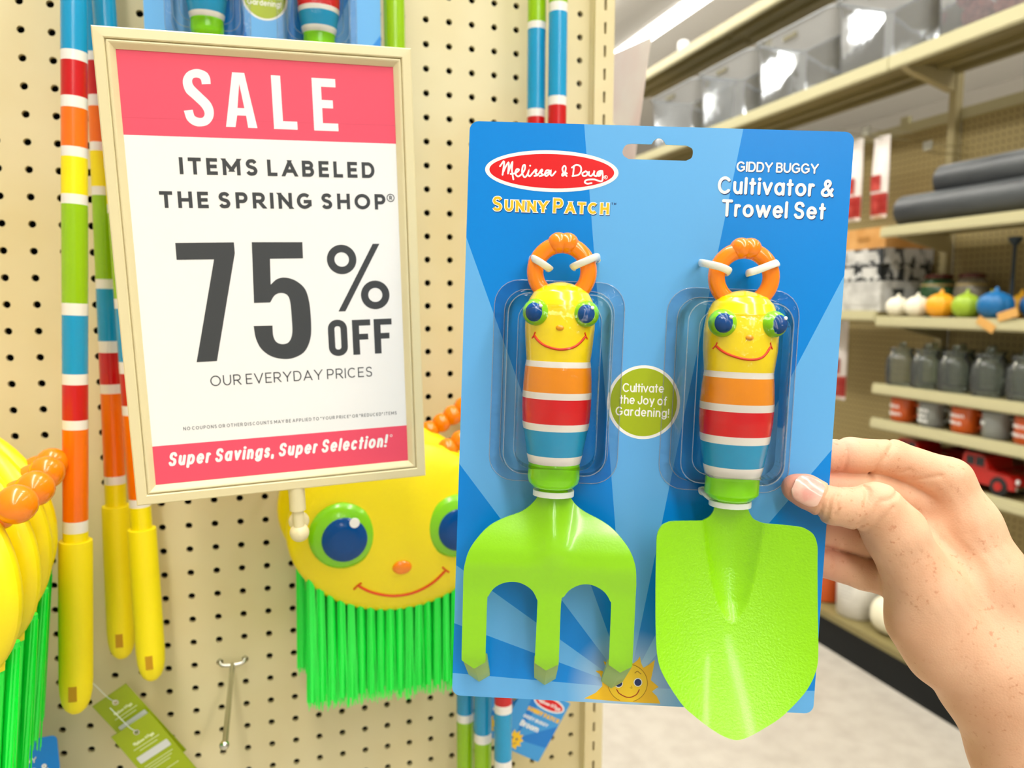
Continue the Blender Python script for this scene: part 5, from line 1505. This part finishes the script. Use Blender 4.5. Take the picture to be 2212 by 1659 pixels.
# stacked boxes and the cardboard box in the next bay
cb = mottle(mat('cardboard', '#c99450', .7), '#c28b46', '#d09d5c', 12)
o = thing('cardboard_box', 'brown cardboard box on top of the black and white boxes', 'box', loc=(2.235, 1.715, 1.6725))
MB().box(-.115, .115, -.115, .115, 0, .082).build('carton', cb, o)
MB().box(-.116, .116, -.012, .012, .0815, .083).box(-.117, -.115, -.03, .03, .03, .05).build('tape', mat('box_tape', '#a87637', .4), o)
bw = mottle(mat('box_print', '#bcbcb8', .5), '#33373a', '#c2c2be', 26, .44, .5, 2, (1, 1, .4))
bw2 = mottle(mat('box_print_dark', '#303436', .5), '#202426', '#d6d6d2', 30, .52, .58, 2)
bw3 = mottle(mat('box_print_pale', '#d9d8d2', .5), '#b4b3ad', '#cfcec8', 20, .4, .6, 2)
def boxed(label, x0, x1, y0, y1, z0, z1, ma):
    o = thing('printed_box', label, 'box', loc=((x0+x1)/2, (y0+y1)/2, z0), group='stacked black and white boxes')
    a, b, h_ = (x1-x0)/2, (y1-y0)/2, z1-z0
    MB().box(-a, a, -b, b, 0, h_).build('carton', ma, o)
    MB().box(-a-.001, -a, -b*.75, b*.55, h_*.2, h_*.8).build('front_label', bw3, o)
    MB().box(-a*.8, a*.7, -b-.001, -b, h_*.2, h_*.75).build('side_label', bw, o)
boxed('pale printed box at the bottom of the stack', 2.11, 2.36, 1.60, 1.86, 1.4255, 1.545, bw3)
boxed('dark printed box in the middle of the stack, left half', 2.11, 2.36, 1.735, 1.85, 1.5455, 1.612, bw2)
boxed('dark printed box in the middle of the stack, right half', 2.11, 2.36, 1.61, 1.732, 1.5455, 1.612, bw2)
boxed('grey printed box just under the cardboard box', 2.11, 2.36, 1.60, 1.84, 1.6125, 1.672, bw)

# bagged packs hanging on hooks
PK = mottle(mat('pack_paper', '#e9dfd8', .4), '#e6dcd4', '#f2ebe6', 10)
PKR = mottle(mat('pack_red', '#a2231d', .4), '#9c1f1a', '#c04a40', 18)
def pack(label, x, y, z0, z1, w=.085):
    t = thing('hanging_pack', label, 'pack', loc=(x, y, z0), group='red and white hanging packs')
    H = z1-z0; n = 12; vs, fs = [], []
    prof = [(0, .002), (.04, .016), (.3, .022), (.6, .02), (.82, .012), (.9, .003), (1, .002)]
    for f, d in prof:
        ring = [(-d*math.cos(PI*(i/n)*2), w/2*math.sin(2*PI*i/n)*1.0, f*H) for i in range(n)]
        vs += ring
    for k in range(len(prof)-1):
        fs += [(k*n+i, k*n+(i+1) % n, (k+1)*n+(i+1) % n, (k+1)*n+i) for i in range(n)]
    mi = []
    mb = MB().add(vs, fs); mb.f += [tuple(reversed(range(n))), tuple(range((len(prof)-1)*n, len(prof)*n))]; mb.mi += [0, 0]
    for k in range(len(prof)-1):
        for i in range(n): mb.mi[k*n+i] = 1 if k in (1, 3) and i in (9, 10, 11, 0, 1, 2, 3, 4, 5) and (k == 1) else (0)
    mb.build('pouch', [PK, PKR], t, 40)
    MB().box(-.0245, -.0225, -w*.3, w*.3, H*.33, H*.52).build('label_panel', PKR, t)
    return t
def rod(label, y, z, L=.28):
    t = thing('display_hook', label, 'hook', loc=(XB, y, z), group='long display hooks')
    MB().tube([(-.002, 0, 0), (-L, 0, 0), (-L-.008, 0, .012)], .003, 8).build('prong', M['steel'], t, 60)
    MB().tube([(-.002, 0, .03), (-L, 0, .03)], .002, 8).box(-L-.003, -L, -.022, .022, .008, .04).build('price_plate', M['steel'], t)
rod('display hook above the right bagged pack', 1.73, 2.115); pack('red and white bagged pack hanging right of the card top corner', 2.2, 1.73, 1.80, 2.125)
rod('display hook above the left bagged pack', 1.875, 2.13); pack('red and white bagged pack touching the card top right edge', 2.2, 1.875, 1.80, 2.14)
rod('display hook above the lower bagged pack', 1.91, 1.375); pack('red and white bagged pack low beside the card, above the hand', 2.2, 1.91, 1.04, 1.385)
rod('empty display hook between the packs and the rolls', 1.50, 2.02, .2)

# things on the base deck
t = thing('planter_pot', 'white cylindrical pot on the base deck below the fingers', 'pot', loc=(2.165, 1.695, .1555))
MB().lathe([(.075, 0), (.082, .006), (.085, .20), (.08, .205), (.076, .2), (.074, .02), (.001, .018)], 36).build('body', mottle(mat('pot_white', '#dcd8ce', .45), '#d3cfc4', '#e4e1d8', 12), t, 50)
pts = MB()
for k in range(5):
    pts.tube([(-.0855*math.cos(a), -.0855*math.sin(a), .09+k*.016) for a in np.linspace(-.1, .5+.1*(k % 2), 8)], .0015, 5)
pts.build('faint_print', mat('pot_print', '#b9b5ab', .6), t)
pumpkin('pumpkin', 'cream white pumpkin on the base deck behind the wrist', '#e9e3c6', .083, .15, (2.155, 1.495, .1555), False, 8)
t = thing('planter_pot', 'orange pot on the base deck at the card right edge', 'pot', loc=(2.165, 1.89, .1555))
MB().lathe([(.07, 0), (.08, .006), (.088, .2), (.082, .205), (.07, .02), (.001, .018)], 32).build('body', mat('pot_orange', '#c4541c', .4), t, 50)
# little clips on the topmost shelf
for y, lb in ((3.13, 'small white clip standing on the topmost shelf, farther one'), (2.32, 'small white clip standing on the topmost shelf, nearer one')):
    t = thing('shelf_clip', lb, 'clip', loc=(XF+.03, y, 2.8555), group='white shelf clips')
    MB().lathe([(.03, 0), (.032, .004), (.03, .05), (.02, .058), (.002, .06)], 20).build('cap', M['white_gloss'], t, 50)
